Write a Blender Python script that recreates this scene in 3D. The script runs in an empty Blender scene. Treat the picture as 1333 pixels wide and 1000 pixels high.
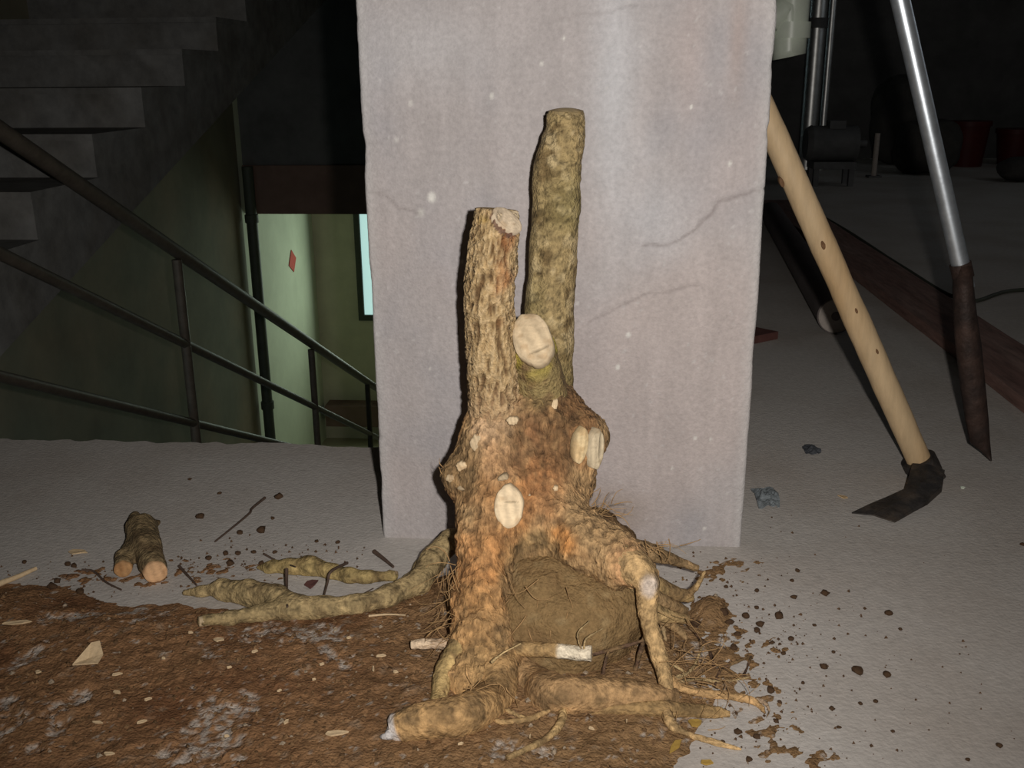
import bpy, math, random
import numpy as np
from mathutils import Matrix, Vector

random.seed(7)
RNG = np.random.default_rng(11)
SC = bpy.context.scene
COL = SC.collection

# ------------------------------------------------------------------ camera
W, H, F = 1333.0, 1000.0, 1296.0
CAM_H = 0.64
PITCH, YAW, ROLL = math.radians(17.3), math.radians(4.5), math.radians(0.47)
_f = np.array([-math.sin(YAW) * math.cos(PITCH), math.cos(YAW) * math.cos(PITCH), -math.sin(PITCH)])
_r0 = np.array([math.cos(YAW), math.sin(YAW), 0.0])
_u0 = np.cross(_r0, _f)
_r = math.cos(ROLL) * _r0 - math.sin(ROLL) * _u0
_u = math.cos(ROLL) * _u0 + math.sin(ROLL) * _r0
CAMP = np.array([0.0, 0.0, CAM_H])

cam_data = bpy.data.cameras.new('camera')
cam_data.sensor_width = 36.0
cam_data.lens = 36.0 * F / W
cam_data.clip_start = 0.02
cam = bpy.data.objects.new('camera', cam_data)
COL.objects.link(cam)
cam.matrix_world = Matrix(((_r[0], _u[0], -_f[0], CAMP[0]), (_r[1], _u[1], -_f[1], CAMP[1]),
                           (_r[2], _u[2], -_f[2], CAMP[2]), (0, 0, 0, 1)))
SC.camera = cam

# ------------------------------------------------------------------ world, lights, exposure
world = bpy.data.worlds.new('world')
SC.world = world
world.use_nodes = True
bgn = world.node_tree.nodes['Background']
bgn.inputs['Color'].default_value = (0.55, 0.75, 0.8, 1)
bgn.inputs['Strength'].default_value = 0.6

# the camera's own flash, a hand's breadth right of and above the lens
fl_d = bpy.data.lights.new('flash', 'SPOT')
fl_d.energy = 63.0
fl_d.color = (1.0, 0.955, 0.90)
fl_d.spot_size = math.radians(112)
fl_d.spot_blend = 1.0
fl_d.shadow_soft_size = 0.010
flash = bpy.data.objects.new('flash', fl_d)
COL.objects.link(flash)
FLP = CAMP + 0.058 * _r + 0.020 * _u
_ft = CAMP + 1.4 * _f + 0.03 * _r + 0.31 * _u
flash.location = FLP
flash.rotation_euler = Vector(_ft - FLP).to_track_quat('-Z', 'Y').to_euler()

# daylight entering by the landing window
dl = bpy.data.lights.new('window_daylight', 'AREA')
dl.shape = 'RECTANGLE'
dl.size, dl.size_y = 0.95, 1.1
dl.energy = 9.0
dl.color = (0.86, 1.0, 0.80)
day = bpy.data.objects.new('window_daylight', dl)
COL.objects.link(day)
day.location = (-1.32, 7.70, -0.80)
day.rotation_euler = (math.radians(-90), 0, 0)

# dim fill light added to lift the back floor, at an added unseen window
d2 = bpy.data.lights.new('added_side_fill', 'AREA')
d2.shape = 'RECTANGLE'
d2.size, d2.size_y = 1.0, 2.6
d2.energy = 2.6
d2.color = (0.93, 0.97, 1.0)
side = bpy.data.objects.new('added_side_fill', d2)
COL.objects.link(side)
side.location = (4.10, 4.2, 1.95)
side.rotation_euler = (0, math.radians(90), 0)

SC.view_settings.view_transform = 'Standard'
SC.view_settings.look = 'None'
SC.view_settings.gamma = 1.0
SC.view_settings.use_curve_mapping = False
SC.view_settings.exposure = 0.0


# ------------------------------------------------------------------ pixel helpers
def ray(x, y):
    return _f + _r * (x - W / 2) / F + _u * (H / 2 - y) / F


def on(x, y, axis, val):
    d = ray(x, y)
    return CAMP + d * ((val - CAMP[axis]) / d[axis])


def P(x, y, Y):
    return on(x, y, 1, Y)


def FL(x, y, z=0.0):
    return on(x, y, 2, z)


def zc(p):
    return float((np.asarray(p) - CAMP) @ _f)


def RP(rpx, p):
    return rpx * zc(p) / F


# ------------------------------------------------------------------ noise
def _hash(ix, iy, iz):
    n = (ix * 73856093) ^ (iy * 19349663) ^ (iz * 83492791)
    n = (n ^ (n >> 13)) * 1274126177
    n = n ^ (n >> 16)
    return ((n & 0xFFFFF) / float(0xFFFFF)) * 2 - 1


def vnoise(p):
    p = np.asarray(p, float)
    i = np.floor(p).astype(np.int64)
    f = p - i
    u = f * f * (3 - 2 * f)
    x, y, z = i[:, 0], i[:, 1], i[:, 2]

    def L(a, b, t):
        return a + (b - a) * t
    c00 = L(_hash(x, y, z), _hash(x + 1, y, z), u[:, 0])
    c10 = L(_hash(x, y + 1, z), _hash(x + 1, y + 1, z), u[:, 0])
    c01 = L(_hash(x, y, z + 1), _hash(x + 1, y, z + 1), u[:, 0])
    c11 = L(_hash(x, y + 1, z + 1), _hash(x + 1, y + 1, z + 1), u[:, 0])
    return L(L(c00, c10, u[:, 1]), L(c01, c11, u[:, 1]), u[:, 2])


_ROT = np.array([[0.00, 0.80, 0.60], [-0.80, 0.36, -0.48], [-0.60, -0.48, 0.64]])


def fbm(p, scale=1.0, octaves=3, seed=0.0):
    p = (np.asarray(p, float) * scale) @ _ROT + seed * 17.31
    a, s, t = 1.0, 0.0, 0.0
    for _ in range(octaves):
        s = s + a * vnoise(p)
        t += a
        p = (p @ _ROT) * 2.03 + 5.7
        a *= 0.5
    return s / t


def sstep(a, b, x):
    t = np.clip((x - a) / (b - a), 0, 1)
    return t * t * (3 - 2 * t)


def srgb(r, g, b):
    def c(v):
        v /= 255.0
        return v / 12.92 if v <= 0.04045 else ((v + 0.055) / 1.055) ** 2.4
    return (c(r), c(g), c(b))


# ------------------------------------------------------------------ materials
MATS = {}


def mat(name, color, rough=0.8, metal=0.0, attr=False, nscale=60.0, var=0.25, bump=0.15, bscale=200.0,
        spec=0.3, stretch=(1, 1, 1), emit=None, tint=None, tscale=6.0):
    """noise-varied principled material; with attr the colour comes from the mesh's Col attribute"""
    m = bpy.data.materials.new(name)
    m.use_nodes = True
    nt = m.node_tree
    N, L = nt.nodes, nt.links
    b = N['Principled BSDF']
    b.inputs['Roughness'].default_value = rough
    b.inputs['Metallic'].default_value = metal
    b.inputs['Specular IOR Level'].default_value = spec
    tc = N.new('ShaderNodeTexCoord')
    mp = N.new('ShaderNodeMapping')
    mp.inputs['Scale'].default_value = stretch
    L.new(tc.outputs['Object'], mp.inputs['Vector'])
    n1 = N.new('ShaderNodeTexNoise')
    n1.inputs['Scale'].default_value = nscale
    n1.inputs['Detail'].default_value = 5.0
    n1.inputs['Roughness'].default_value = 0.65
    L.new(mp.outputs['Vector'], n1.inputs['Vector'])
    mr = N.new('ShaderNodeMapRange')
    mr.inputs['From Min'].default_value = 0.25
    mr.inputs['From Max'].default_value = 0.75
    mr.inputs['To Min'].default_value = 1 - var
    mr.inputs['To Max'].default_value = 1 + var
    L.new(n1.outputs['Fac'], mr.inputs['Value'])
    mul = N.new('ShaderNodeMix')
    mul.data_type = 'RGBA'
    mul.blend_type = 'MULTIPLY'
    mul.inputs['Factor'].default_value = 1.0
    if attr:
        a = N.new('ShaderNodeAttribute')
        a.attribute_name = 'Col'
        src = a.outputs['Color']
    else:
        rg = N.new('ShaderNodeRGB')
        rg.outputs[0].default_value = (*color, 1)
        src = rg.outputs[0]
    if tint is not None:
        n2 = N.new('ShaderNodeTexNoise')
        n2.inputs['Scale'].default_value = tscale
        n2.inputs['Detail'].default_value = 6.0
        L.new(mp.outputs['Vector'], n2.inputs['Vector'])
        cr = N.new('ShaderNodeMapRange')
        cr.inputs['From Min'].default_value = 0.42
        cr.inputs['From Max'].default_value = 0.66
        L.new(n2.outputs['Fac'], cr.inputs['Value'])
        mx = N.new('ShaderNodeMix')
        mx.data_type = 'RGBA'
        L.new(cr.outputs['Result'], mx.inputs['Factor'])
        L.new(src, mx.inputs['A'])
        mx.inputs['B'].default_value = (*tint, 1)
        src = mx.outputs['Result']
    L.new(src, mul.inputs['A'])
    L.new(mr.outputs['Result'], mul.inputs['B'])
    L.new(mul.outputs['Result'], b.inputs['Base Color'])
    if bump > 0:
        n3 = N.new('ShaderNodeTexNoise')
        n3.inputs['Scale'].default_value = bscale
        n3.inputs['Detail'].default_value = 4.0
        L.new(mp.outputs['Vector'], n3.inputs['Vector'])
        bp = N.new('ShaderNodeBump')
        bp.inputs['Strength'].default_value = bump
        bp.inputs['Distance'].default_value = 0.004
        L.new(n3.outputs['Fac'], bp.inputs['Height'])
        L.new(bp.outputs['Normal'], b.inputs['Normal'])
    if emit:
        b.inputs['Emission Color'].default_value = (*emit[0], 1)
        b.inputs['Emission Strength'].default_value = emit[1]
    MATS[name] = m
    return m


mat('pillar_concrete', (1, 1, 1), 0.85, attr=True, nscale=150, var=0.15, bump=0.35, bscale=300)
mat('floor_concrete', (0.52, 0.485, 0.45), 0.8, nscale=70, var=0.13, bump=0.3, bscale=180, tint=(0.45, 0.405, 0.365), tscale=3.5)
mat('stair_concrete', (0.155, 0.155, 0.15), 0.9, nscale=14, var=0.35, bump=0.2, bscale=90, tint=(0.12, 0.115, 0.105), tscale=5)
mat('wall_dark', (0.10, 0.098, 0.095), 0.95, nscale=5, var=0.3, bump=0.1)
mat('wall_pale_green', (0.56, 0.60, 0.46), 0.85, nscale=3.0, var=0.12, bump=0.05)
mat('wall_olive_shaded', (0.165, 0.16, 0.115), 0.9, nscale=3.0, var=0.25, bump=0.1, tint=(0.21, 0.17, 0.115), tscale=1.6)  # darker version of the landing wall, shade painted into the colour
mat('wall_plaster', (0.50, 0.46, 0.33), 0.9, nscale=4.0, var=0.15, bump=0.1)
mat('beam_brown', (0.16, 0.10, 0.08), 0.9, nscale=8, var=0.2)
mat('wall_whitewash', (0.50, 0.49, 0.47), 0.95, nscale=5, var=0.2, bump=0.1)
mat('ceiling_paint', (0.55, 0.55, 0.54), 0.95, nscale=4, var=0.1)
mat('rail_paint', (0.085, 0.07, 0.055), 0.5, nscale=40, var=0.3, bump=0.1)
mat('wood_attr', (1, 1, 1), 0.8, attr=True, nscale=150, var=0.22, bump=0.5, bscale=330)
mat('bark_attr', (1, 1, 1), 0.85, attr=True, nscale=150, var=0.5, bump=1.0, bscale=300)
mat('root_attr', (1, 1, 1), 0.8, attr=True, nscale=130, var=0.5, bump=0.9, bscale=230)
mat('trunk_attr', (1, 1, 1), 0.82, attr=True, nscale=120, var=0.6, bump=1.0, bscale=210, stretch=(1.5, 1.5, 0.6))
mat('soil_attr', (1, 1, 1), 0.95, attr=True, nscale=170, var=0.32, bump=0.9, bscale=300, spec=0.12)
mat('soil_clod', (0.105, 0.062, 0.036), 0.95, nscale=200, var=0.3, bump=0.6, bscale=300, spec=0.1)
mat('cut_wood', (1, 1, 1), 0.75, attr=True, nscale=120, var=0.10, bump=0.25, bscale=250)
mat('fiber', (0.36, 0.22, 0.10), 0.8, nscale=60, var=0.35, bump=0)
mat('twig_dark', (0.085, 0.055, 0.04), 0.85, nscale=80, var=0.3, bump=0.2)
mat('chip_wood', (0.58, 0.43, 0.26), 0.8, nscale=160, var=0.2, bump=0.3)
mat('handle_wood', (0.55, 0.40, 0.235), 0.6, nscale=26, var=0.16, bump=0.15, bscale=60, stretch=(3, 3, 0.4), tint=(0.49, 0.33, 0.175), tscale=5)
mat('knot_wood', (0.14, 0.07, 0.035), 0.8, nscale=60, var=0.3)
mat('iron_dark', (0.05, 0.045, 0.043), 0.55, metal=0.5, nscale=50, var=0.5, bump=0.4, bscale=120, tint=(0.095, 0.075, 0.06), tscale=30)
mat('iron_rust', (0.032, 0.022, 0.019), 0.6, metal=0.3, nscale=45, var=0.5, bump=0.4, bscale=120, tint=(0.055, 0.033, 0.026), tscale=18)
mat('steel', (0.66, 0.71, 0.76), 0.36, metal=0.85, nscale=50, var=0.2, bump=0.04, bscale=90)
mat('steel_bright', (0.80, 0.80, 0.78), 0.40, metal=1.0, nscale=20, var=0.2, bump=0.02)
mat('pvc', (0.72, 0.78, 0.66), 0.35, nscale=12, var=0.12, bump=0.0, spec=0.5)
mat('plank_red', (0.20, 0.115, 0.095), 0.75, nscale=9, var=0.45, bump=0.3, bscale=50, stretch=(8, 1, 8), tint=(0.24, 0.155, 0.13), tscale=3)
mat('tube_grey', (0.15, 0.125, 0.12), 0.8, nscale=20, var=0.25, bump=0.2, stretch=(1, 0.2, 1))
mat('tube_end', (0.40, 0.35, 0.31), 0.8, nscale=60, var=0.2)
mat('red_plastic', (0.085, 0.012, 0.010), 0.5, nscale=10, var=0.2, bump=0)
mat('machine_grey', (0.10, 0.10, 0.10), 0.6, nscale=12, var=0.3)
mat('sack_dark', (0.06, 0.056, 0.05), 0.9, nscale=12, var=0.3)
mat('brick_red', (0.12, 0.05, 0.042), 0.9, nscale=30, var=0.3)
mat('scrap_blue', (0.22, 0.245, 0.26), 0.5, nscale=40, var=0.35, bump=0.3)
mat('scrap_dark', (0.075, 0.08, 0.09), 0.7, nscale=60, var=0.4)
mat('red_paper', (0.50, 0.08, 0.06), 0.8, nscale=20, var=0.1, bump=0)
mat('frame_dark', (0.05, 0.055, 0.04), 0.6, nscale=20, var=0.2, bump=0)
mat('window_glass', (0.6, 0.75, 0.75), 0.2, nscale=3, var=0.2, bump=0, emit=((0.55, 0.85, 0.80), 0.75))
mat('added_window_glow', (0.5, 0.55, 0.6), 0.3, nscale=3, var=0.2, bump=0, emit=((0.7, 0.85, 1.0), 0.12))  # faint glow for the panes of the added window
mat('leaf_yellow', (0.38, 0.24, 0.055), 0.7, nscale=60, var=0.25, bump=0.2)


# ------------------------------------------------------------------ object helpers
def link(o, parent=None):
    COL.objects.link(o)
    if parent is not None:
        o.parent = parent
    return o


def org(o):
    v = Vector((0, 0, 0))
    while o is not None:
        v = v + o.location
        o = o.parent
    return np.array(v)


def mesh(name, verts, faces, material, parent=None, at=None, col=None, smooth=True, smooth_mask=None):
    """one mesh object from world-space vertices; AT is its own origin in the world"""
    verts = np.asarray(verts, float)
    base = org(parent) if parent is not None else np.zeros(3)
    o0 = np.asarray(at, float) if at is not None else base
    me = bpy.data.meshes.new(name)
    me.from_pydata((verts - o0).tolist(), [], faces if isinstance(faces, list) else faces.tolist())
    if col is not None:
        ca = me.color_attributes.new('Col', 'FLOAT_COLOR', 'POINT')
        c4 = np.ones((len(verts), 4), np.float32)
        c4[:, :3] = np.clip(col, 0, 1)
        ca.data.foreach_set('color', c4.ravel())
    if smooth:
        me.polygons.foreach_set('use_smooth', np.ones(len(me.polygons), bool))
    me.update()
    me.materials.append(MATS[material])
    o = bpy.data.objects.new(name, me)
    link(o, parent)
    o.location = o0 - base
    return o


def empty(name, at):
    e = bpy.data.objects.new(name, None)
    e.empty_display_size = 0.05
    link(e)
    e.location = at
    return e


def tag(o, label, cat, group=None):
    o['label'] = label
    o['category'] = cat
    if group:
        o['group'] = group
    return o


def structure(o):
    o['kind'] = 'structure'
    return o


def copy_tree(o, parent=None):
    c = o.copy()
    link(c, parent)
    for ch in list(o.children):
        copy_tree(ch, c)
    return c


class MB:
    """collects simple solids as world-space vertices and faces"""
    def __init__(s):
        s.v, s.f = [], []

    def add(s, v, f):
        n = len(s.v)
        s.v += [tuple(map(float, p)) for p in v]
        s.f += [tuple(i + n for i in q) for q in f]
        return s

    def box(s, x0, x1, y0, y1, z0, z1):
        v = [(x, y, z) for z in (z0, z1) for y in (y0, y1) for x in (x0, x1)]
        return s.add(v, [(0, 2, 3, 1), (4, 5, 7, 6), (0, 1, 5, 4), (2, 6, 7, 3), (0, 4, 6, 2), (1, 3, 7, 5)])

    def prism(s, poly, axis, a, b):
        """polygon in the plane across AXIS, extruded from a to b"""
        n = len(poly)

        def put(p, t):
            q = list(p)
            q.insert(axis, t)
            return q
        v = [put(p, a) for p in poly] + [put(p, b) for p in poly]
        f = [tuple(range(n))[::-1], tuple(range(n, 2 * n))] + [(i, (i + 1) % n, n + (i + 1) % n, n + i) for i in range(n)]
        return s.add(v, f)

    def slab(s, pts, th):
        """plate from a loop of 3-d points, thickened downwards"""
        n = len(pts)
        v = [tuple(p) for p in pts] + [(p[0], p[1], p[2] - th) for p in pts]
        f = [tuple(range(n)), tuple(range(n, 2 * n))[::-1]] + [(i, n + i, n + (i + 1) % n, (i + 1) % n) for i in range(n)]
        return s.add(v, f)

    def tube(s, a, b, r, n=12, r2=None):
        v, f, _ = tube([a, b], [r, r if r2 is None else r2], n, sub=1)
        return s.add(v, [tuple(q) for q in f])

    def build(s, name, m, parent=None, at=None, smooth=False):
        return mesh(name, s.v, s.f, m, parent, at, smooth=smooth)


def catmull(pts, sub):
    pts = np.asarray(pts, float)
    if len(pts) < 3 or sub <= 1:
        if sub <= 1:
            return pts
        t = np.linspace(0, 1, sub * (len(pts) - 1) + 1)[:, None]
        return pts[0] * (1 - t) + pts[-1] * t
    p = np.vstack([2 * pts[0] - pts[1], pts, 2 * pts[-1] - pts[-2]])
    out = []
    for i in range(1, len(p) - 2):
        for k in range(sub):
            t = k / sub
            a, b, c, d = p[i - 1], p[i], p[i + 1], p[i + 2]
            out.append(0.5 * (2 * b + (c - a) * t + (2 * a - 5 * b + 4 * c - d) * t * t + (3 * b - a - 3 * c + d) * t ** 3))
    out.append(pts[-1])
    return np.array(out)


def tube(ctrl, rad, n=16, sub=6, cap=True, flat=1.0):
    """swept tube through 3-d control points; returns verts, faces, (u along, angle) per vertex"""
    c = catmull(np.asarray(ctrl, float), sub)
    r = catmull(np.asarray(rad, float)[:, None], sub)[:, 0]
    r = np.maximum(r, 1e-4)
    m = len(c)
    tg = np.gradient(c, axis=0)
    tg /= np.linalg.norm(tg, axis=1)[:, None] + 1e-12
    ref = np.array([0.0, -1.0, 0.0])
    if abs(tg[0] @ ref) > 0.9:
        ref = np.array([0.0, 0.0, 1.0])
    nrm = ref - (ref @ tg[0]) * tg[0]
    nrm /= np.linalg.norm(nrm)
    ang = np.arange(n) * 2 * math.pi / n
    V = np.zeros((m, n, 3))
    for i in range(m):
        nrm = nrm - (nrm @ tg[i]) * tg[i]
        nrm /= np.linalg.norm(nrm) + 1e-12
        bn = np.cross(tg[i], nrm)
        V[i] = c[i] + r[i] * (np.cos(ang)[:, None] * nrm + flat * np.sin(ang)[:, None] * bn)
    idx = np.arange(m * n).reshape(m, n)
    a = idx[:-1]
    b = idx[1:]
    f = np.stack([a, np.roll(a, -1, 1), np.roll(b, -1, 1), b], -1).reshape(-1, 4).tolist()
    V = V.reshape(-1, 3)
    uu = np.repeat(np.linspace(0, 1, m), n)
    aa = np.tile(ang, m)
    if cap:
        k = len(V)
        V = np.vstack([V, V[idx[0]], V[idx[-1]], c[0], c[-1]])
        uu = np.concatenate([uu, np.zeros(n), np.ones(n), [0, 1]])
        aa = np.concatenate([aa, ang, ang, [0, 0]])
        for j in range(n):
            j2 = (j + 1) % n
            f.append([k + 2 * n, k + j2, k + j])
            f.append([k + 2 * n + 1, k + n + j, k + n + j2])
    return V, f, (uu, aa)


def radial(V, ctrl_line):
    """unit vector from the nearest of the line's points"""
    d = V[:, None, :] - ctrl_line[None, :, :]
    j = np.argmin((d ** 2).sum(-1), 1)
    q = V - ctrl_line[j]
    return q / (np.linalg.norm(q, axis=1)[:, None] + 1e-9)


def lin(c):
    return np.array(c, float)


def mixc(a, b, t):
    return a * (1 - t[:, None]) + b * t[:, None]


# ------------------------------------------------------------------ implicit surfaces
def smin(a, b, k):
    hh = np.clip(0.5 + 0.5 * (b - a) / k, 0, 1)
    return b * (1 - hh) + a * hh - k * hh * (1 - hh)


def implicit(prims, res, k, clip_z=None, pad=0.02):
    """prims: (p0, r0, p1, r1) round cones blended together; returns verts, quads by surface nets"""
    lo = np.min([np.minimum(a - ra, b - rb) for a, ra, b, rb in prims], 0) - pad
    hi = np.max([np.maximum(a + ra, b + rb) for a, ra, b, rb in prims], 0) + pad
    n = np.ceil((hi - lo) / res).astype(int) + 1
    gx, gy, gz = [lo[i] + res * np.arange(n[i]) for i in range(3)]
    G = np.stack(np.meshgrid(gx, gy, gz, indexing='ij'), -1).astype(np.float32)
    D = None
    for a, ra, b, rb in prims:
        ab = (b - a).astype(np.float32)
        L2 = float(ab @ ab)
        d = G - a.astype(np.float32)
        if L2 > 1e-9:
            t = np.clip((d @ ab) / L2, 0, 1)
        else:
            t = np.zeros(G.shape[:3], np.float32)
        q = d - t[..., None] * ab
        s = np.sqrt((q * q).sum(-1)) - (ra + (rb - ra) * t)
        D = s if D is None else smin(D, s, k)
    if clip_z is not None:
        D = np.maximum(D, clip_z - G[..., 2])
    return nets(D, lo, res)


def nets(D, lo, res):
    nx, ny, nz = D.shape
    S = D < 0
    acc = np.zeros((nx - 1, ny - 1, nz - 1, 3), np.float32)
    cnt = np.zeros((nx - 1, ny - 1, nz - 1), np.float32)

    def sl(o):
        return tuple(slice(o[i], o[i] + (nx, ny, nz)[i] - 1) for i in range(3))
    corners = [(i, j, k) for i in (0, 1) for j in (0, 1) for k in (0, 1)]
    for c0 in corners:
        for ax in range(3):
            if c0[ax]:
                continue
            c1 = list(c0)
            c1[ax] = 1
            a, b = D[sl(c0)], D[sl(tuple(c1))]
            m = (a < 0) != (b < 0)
            t = np.where(m, a / np.where(m, a - b, 1), 0)
            for i in range(3):
                acc[..., i] += np.where(m, c0[i] + (t if i == ax else 0), 0)
            cnt += m
    act = cnt > 0
    ids = -np.ones(act.shape, np.int64)
    ids[act] = np.arange(act.sum())
    cell = np.argwhere(act)
    V = lo + res * (cell + acc[act] / cnt[act][:, None])
    Q = []
    for ax in range(3):
        o1, o2 = [(1, 2), (2, 0), (0, 1)][ax]
        s0 = [slice(None)] * 3
        s1 = [slice(None)] * 3
        s0[ax] = slice(0, -1)
        s1[ax] = slice(1, None)
        A, B = S[tuple(s0)], S[tuple(s1)]
        e = np.argwhere(A != B)
        e = e[(e[:, o1] > 0) & (e[:, o2] > 0) & (e[:, o1] < D.shape[o1] - 1) & (e[:, o2] < D.shape[o2] - 1)]
        if not len(e):
            continue
        out = A[e[:, 0], e[:, 1], e[:, 2]]

        def g(d1, d2):
            q = e.copy()
            q[:, o1] -= d1
            q[:, o2] -= d2
            return ids[q[:, 0], q[:, 1], q[:, 2]]
        quad = np.stack([g(1, 1), g(0, 1), g(0, 0), g(1, 0)], 1)
        quad[~out] = quad[~out][:, ::-1]
        Q.append(quad)
    return V, np.vstack(Q)


def vnormals(V, Q):
    Q = np.asarray(Q)
    n = np.cross(V[Q[:, 2]] - V[Q[:, 0]], V[Q[:, 3]] - V[Q[:, 1]])
    out = np.zeros_like(V)
    for i in range(4):
        np.add.at(out, Q[:, i], n)
    return out / (np.linalg.norm(out, axis=1)[:, None] + 1e-12)


def relax(V, Q, it=2):
    Q = np.asarray(Q)
    e = np.vstack([Q[:, [0, 1]], Q[:, [1, 2]], Q[:, [2, 3]], Q[:, [3, 0]]])
    for _ in range(it):
        s = np.zeros_like(V)
        c = np.zeros(len(V))
        np.add.at(s, e[:, 0], V[e[:, 1]])
        np.add.at(s, e[:, 1], V[e[:, 0]])
        np.add.at(c, e[:, 0], 1)
        np.add.at(c, e[:, 1], 1)
        V = V * 0.5 + 0.5 * s / c[:, None]
    return V


# ================================================================== STRUCTURE
PX0, PX1, PY0, PY1 = -0.292, 0.221, 1.2925, 1.80       # the pillar
EDGE_Y = 1.66                                         # edge of the stairwell
CEIL = 2.9
ASC_X = -1.33                                         # open side of the rising flight
WL = -2.2                                             # left wall of the stairwell
FARY, LANDY = 6.3, 7.8


def make_pillar():
    prof = []
    for y in np.linspace(PY1, PY0 + 0.008, 30):
        prof.append((PX0, y, -1, 0))
    for t in (0.25, 0.5, 0.75):
        a = t * math.pi / 2
        prof.append((PX0 + 0.006 * (1 - math.cos(a)), PY0 + 0.006 * (1 - math.sin(a)), -math.cos(a), -math.sin(a)))
    for x in np.linspace(PX0 + 0.006, PX1 - 0.006, 210):
        prof.append((x, PY0, 0, -1))
    for t in (0.75, 0.5, 0.25):
        a = t * math.pi / 2
        prof.append((PX1 - 0.006 * (1 - math.cos(a)), PY0 + 0.006 * (1 - math.sin(a)), math.cos(a), -math.sin(a)))
    for y in np.linspace(PY0 + 0.008, PY1, 30):
        prof.append((PX1, y, 1, 0))
    prof = np.array(prof)
    zs = np.concatenate([np.arange(0, 0.86, 0.0026), np.linspace(0.88, CEIL, 40)])
    m, n = len(zs), len(prof)
    V = np.zeros((m, n, 3))
    V[..., 0] = prof[None, :, 0]
    V[..., 1] = prof[None, :, 1]
    V[..., 2] = zs[:, None]
    V = V.reshape(-1, 3)
    nn = np.tile(prof[:, 2:], (m, 1))
    d = 0.0020 * fbm(V, 9, 3, 1) + 0.0005 * fbm(V * [1, 1, .6], 90, 3, 2)
    corner = np.exp(-(np.minimum(np.abs(V[:, 0] - PX0), np.abs(V[:, 0] - PX1)) / 0.012) ** 2)
    d -= corner * 0.004 * np.clip(fbm(V, 26, 3, 5), 0, 1)
    # cracks in the render coat
    cracks = [[(1008, 243), (965, 254), (940, 262), (918, 285), (900, 302), (872, 318), (835, 320)],
              [(905, 372), (870, 382), (842, 383), (800, 402), (765, 420)],
              [(478, 248), (500, 252), (515, 268), (545, 280)],
              [(700, 32), (760, 18), (830, 8)]]
    wts = [0.8, 0.55, 0.55, 0.3]
    jit = 0.006 * np.stack([fbm(V, 45, 3, 21), fbm(V, 45, 3, 22)], 1)
    front = (V[:, 1] < PY0 + 0.004)
    Q2 = V[:, [0, 2]] + jit
    crack = np.zeros(len(V))
    for ln, w in zip(cracks, wts):
        pts = [P(x, y, PY0)[[0, 2]] for x, y in ln]
        for a, b in zip(pts[:-1], pts[1:]):
            ab = b - a
            t = np.clip(((Q2 - a) @ ab) / (ab @ ab), 0, 1)
            dist = np.linalg.norm(Q2 - (a + t[:, None] * ab), axis=1)
            crack = np.maximum(crack, w * np.exp(-(dist / 0.0019) ** 2) * (0.45 + 0.55 * (fbm(V, 18, 2, 9) > -0.25)))
    crack *= front
    d -= 0.0022 * crack
    V[:, :2] += nn * d[:, None]
    base = lin((0.405, 0.37, 0.365))
    c = np.tile(base, (len(V), 1))
    c = mixc(c, lin((0.355, 0.335, 0.345)), sstep(0.0, 0.5, fbm(V * [1, 1, 0.7], 7, 4, 3)))
    c = mixc(c, lin((0.45, 0.385, 0.365)), 0.7 * sstep(0.05, 0.5, fbm(V, 4, 3, 4)))
    st = fbm(V * [70, 70, 4], 1, 3, 6)                      # vertical trowel streaks
    c *= (1 + 0.07 * st)[:, None]

    def blob(px, py, rx, rz, col, w):
        nonlocal c
        q = P(px, py, PY0)
        e = ((V[:, 0] - q[0]) / rx) ** 2 + ((V[:, 2] - q[2]) / rz) ** 2
        t = w * np.exp(-e * (1 + 0.6 * fbm(V, 25, 3, 8))) * front
        c = mixc(c, lin(col), np.clip(t, 0, 1))
    blob(800, 110, 0.03, 0.16, (0.52, 0.52, 0.54), 0.75)
    blob(850, 280, 0.05, 0.06, (0.50, 0.51, 0.54), 0.5)
    blob(540, 60, 0.09, 0.05, (0.48, 0.47, 0.48), 0.5)
    blob(960, 50, 0.012, 0.07, (0.36, 0.26, 0.22), 0.45)
    blob(735, 240, 0.018, 0.10, (0.34, 0.31, 0.30), 0.35)
    blob(900, 60, 0.02, 0.10, (0.42, 0.34, 0.32), 0.4)
    blob(650, 720, 0.4, 0.02, (0.36, 0.31, 0.27), 0.55)
    blob(780, 665, 0.05, 0.03, (0.26, 0.19, 0.13), 0.6)
    for px, py, rr, w in [(562, 257, .0055, 1), (548, 277, .0045, .6), (734, 50, .002, 1), (640, 125, .003, .8), (705, 83, .0025, .7),
                          (900, 139, .0022, 1), (950, 213, .0025, .9), (818, 436, .003, 1), (804, 478, .003, 1), (601, 341, .0025, .9),
                          (535, 134, .003, .6), (516, 182, .003, .5), (905, 570, .0025, .8), (925, 572, .002, .9), (752, 395, .0025, .5),
                          (480, 560, .003, .6), (560, 480, .002, .6), (875, 610, .002, .7), (917, 688, .002, .8)]:
        q = P(px, py, PY0)
        e = np.hypot(V[:, 0] - q[0], (V[:, 2] - q[2]) * 0.8) / rr
        c = mixc(c, lin((0.66, 0.64, 0.60)), w * np.exp(-e ** 4) * front)
    spk = sstep(0.52, 0.7, fbm(V, 150, 2, 31))
    c = mixc(c, lin((0.54, 0.52, 0.51)), 0.4 * spk)
    c *= (1 + 0.10 * fbm(V * [1, 1, 0.5], 45, 4, 33))[:, None]
    c = mixc(c, lin((0.16, 0.13, 0.125)), np.clip(crack * 0.6, 0, 1))
    c = mixc(c, lin((0.50, 0.49, 0.48)), 0.5 * corner)
    idx = np.arange(m * n).reshape(m, n)
    f = np.stack([idx[:-1, :-1], idx[:-1, 1:], idx[1:, 1:], idx[1:, :-1]], -1).reshape(-1, 4).tolist()
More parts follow.
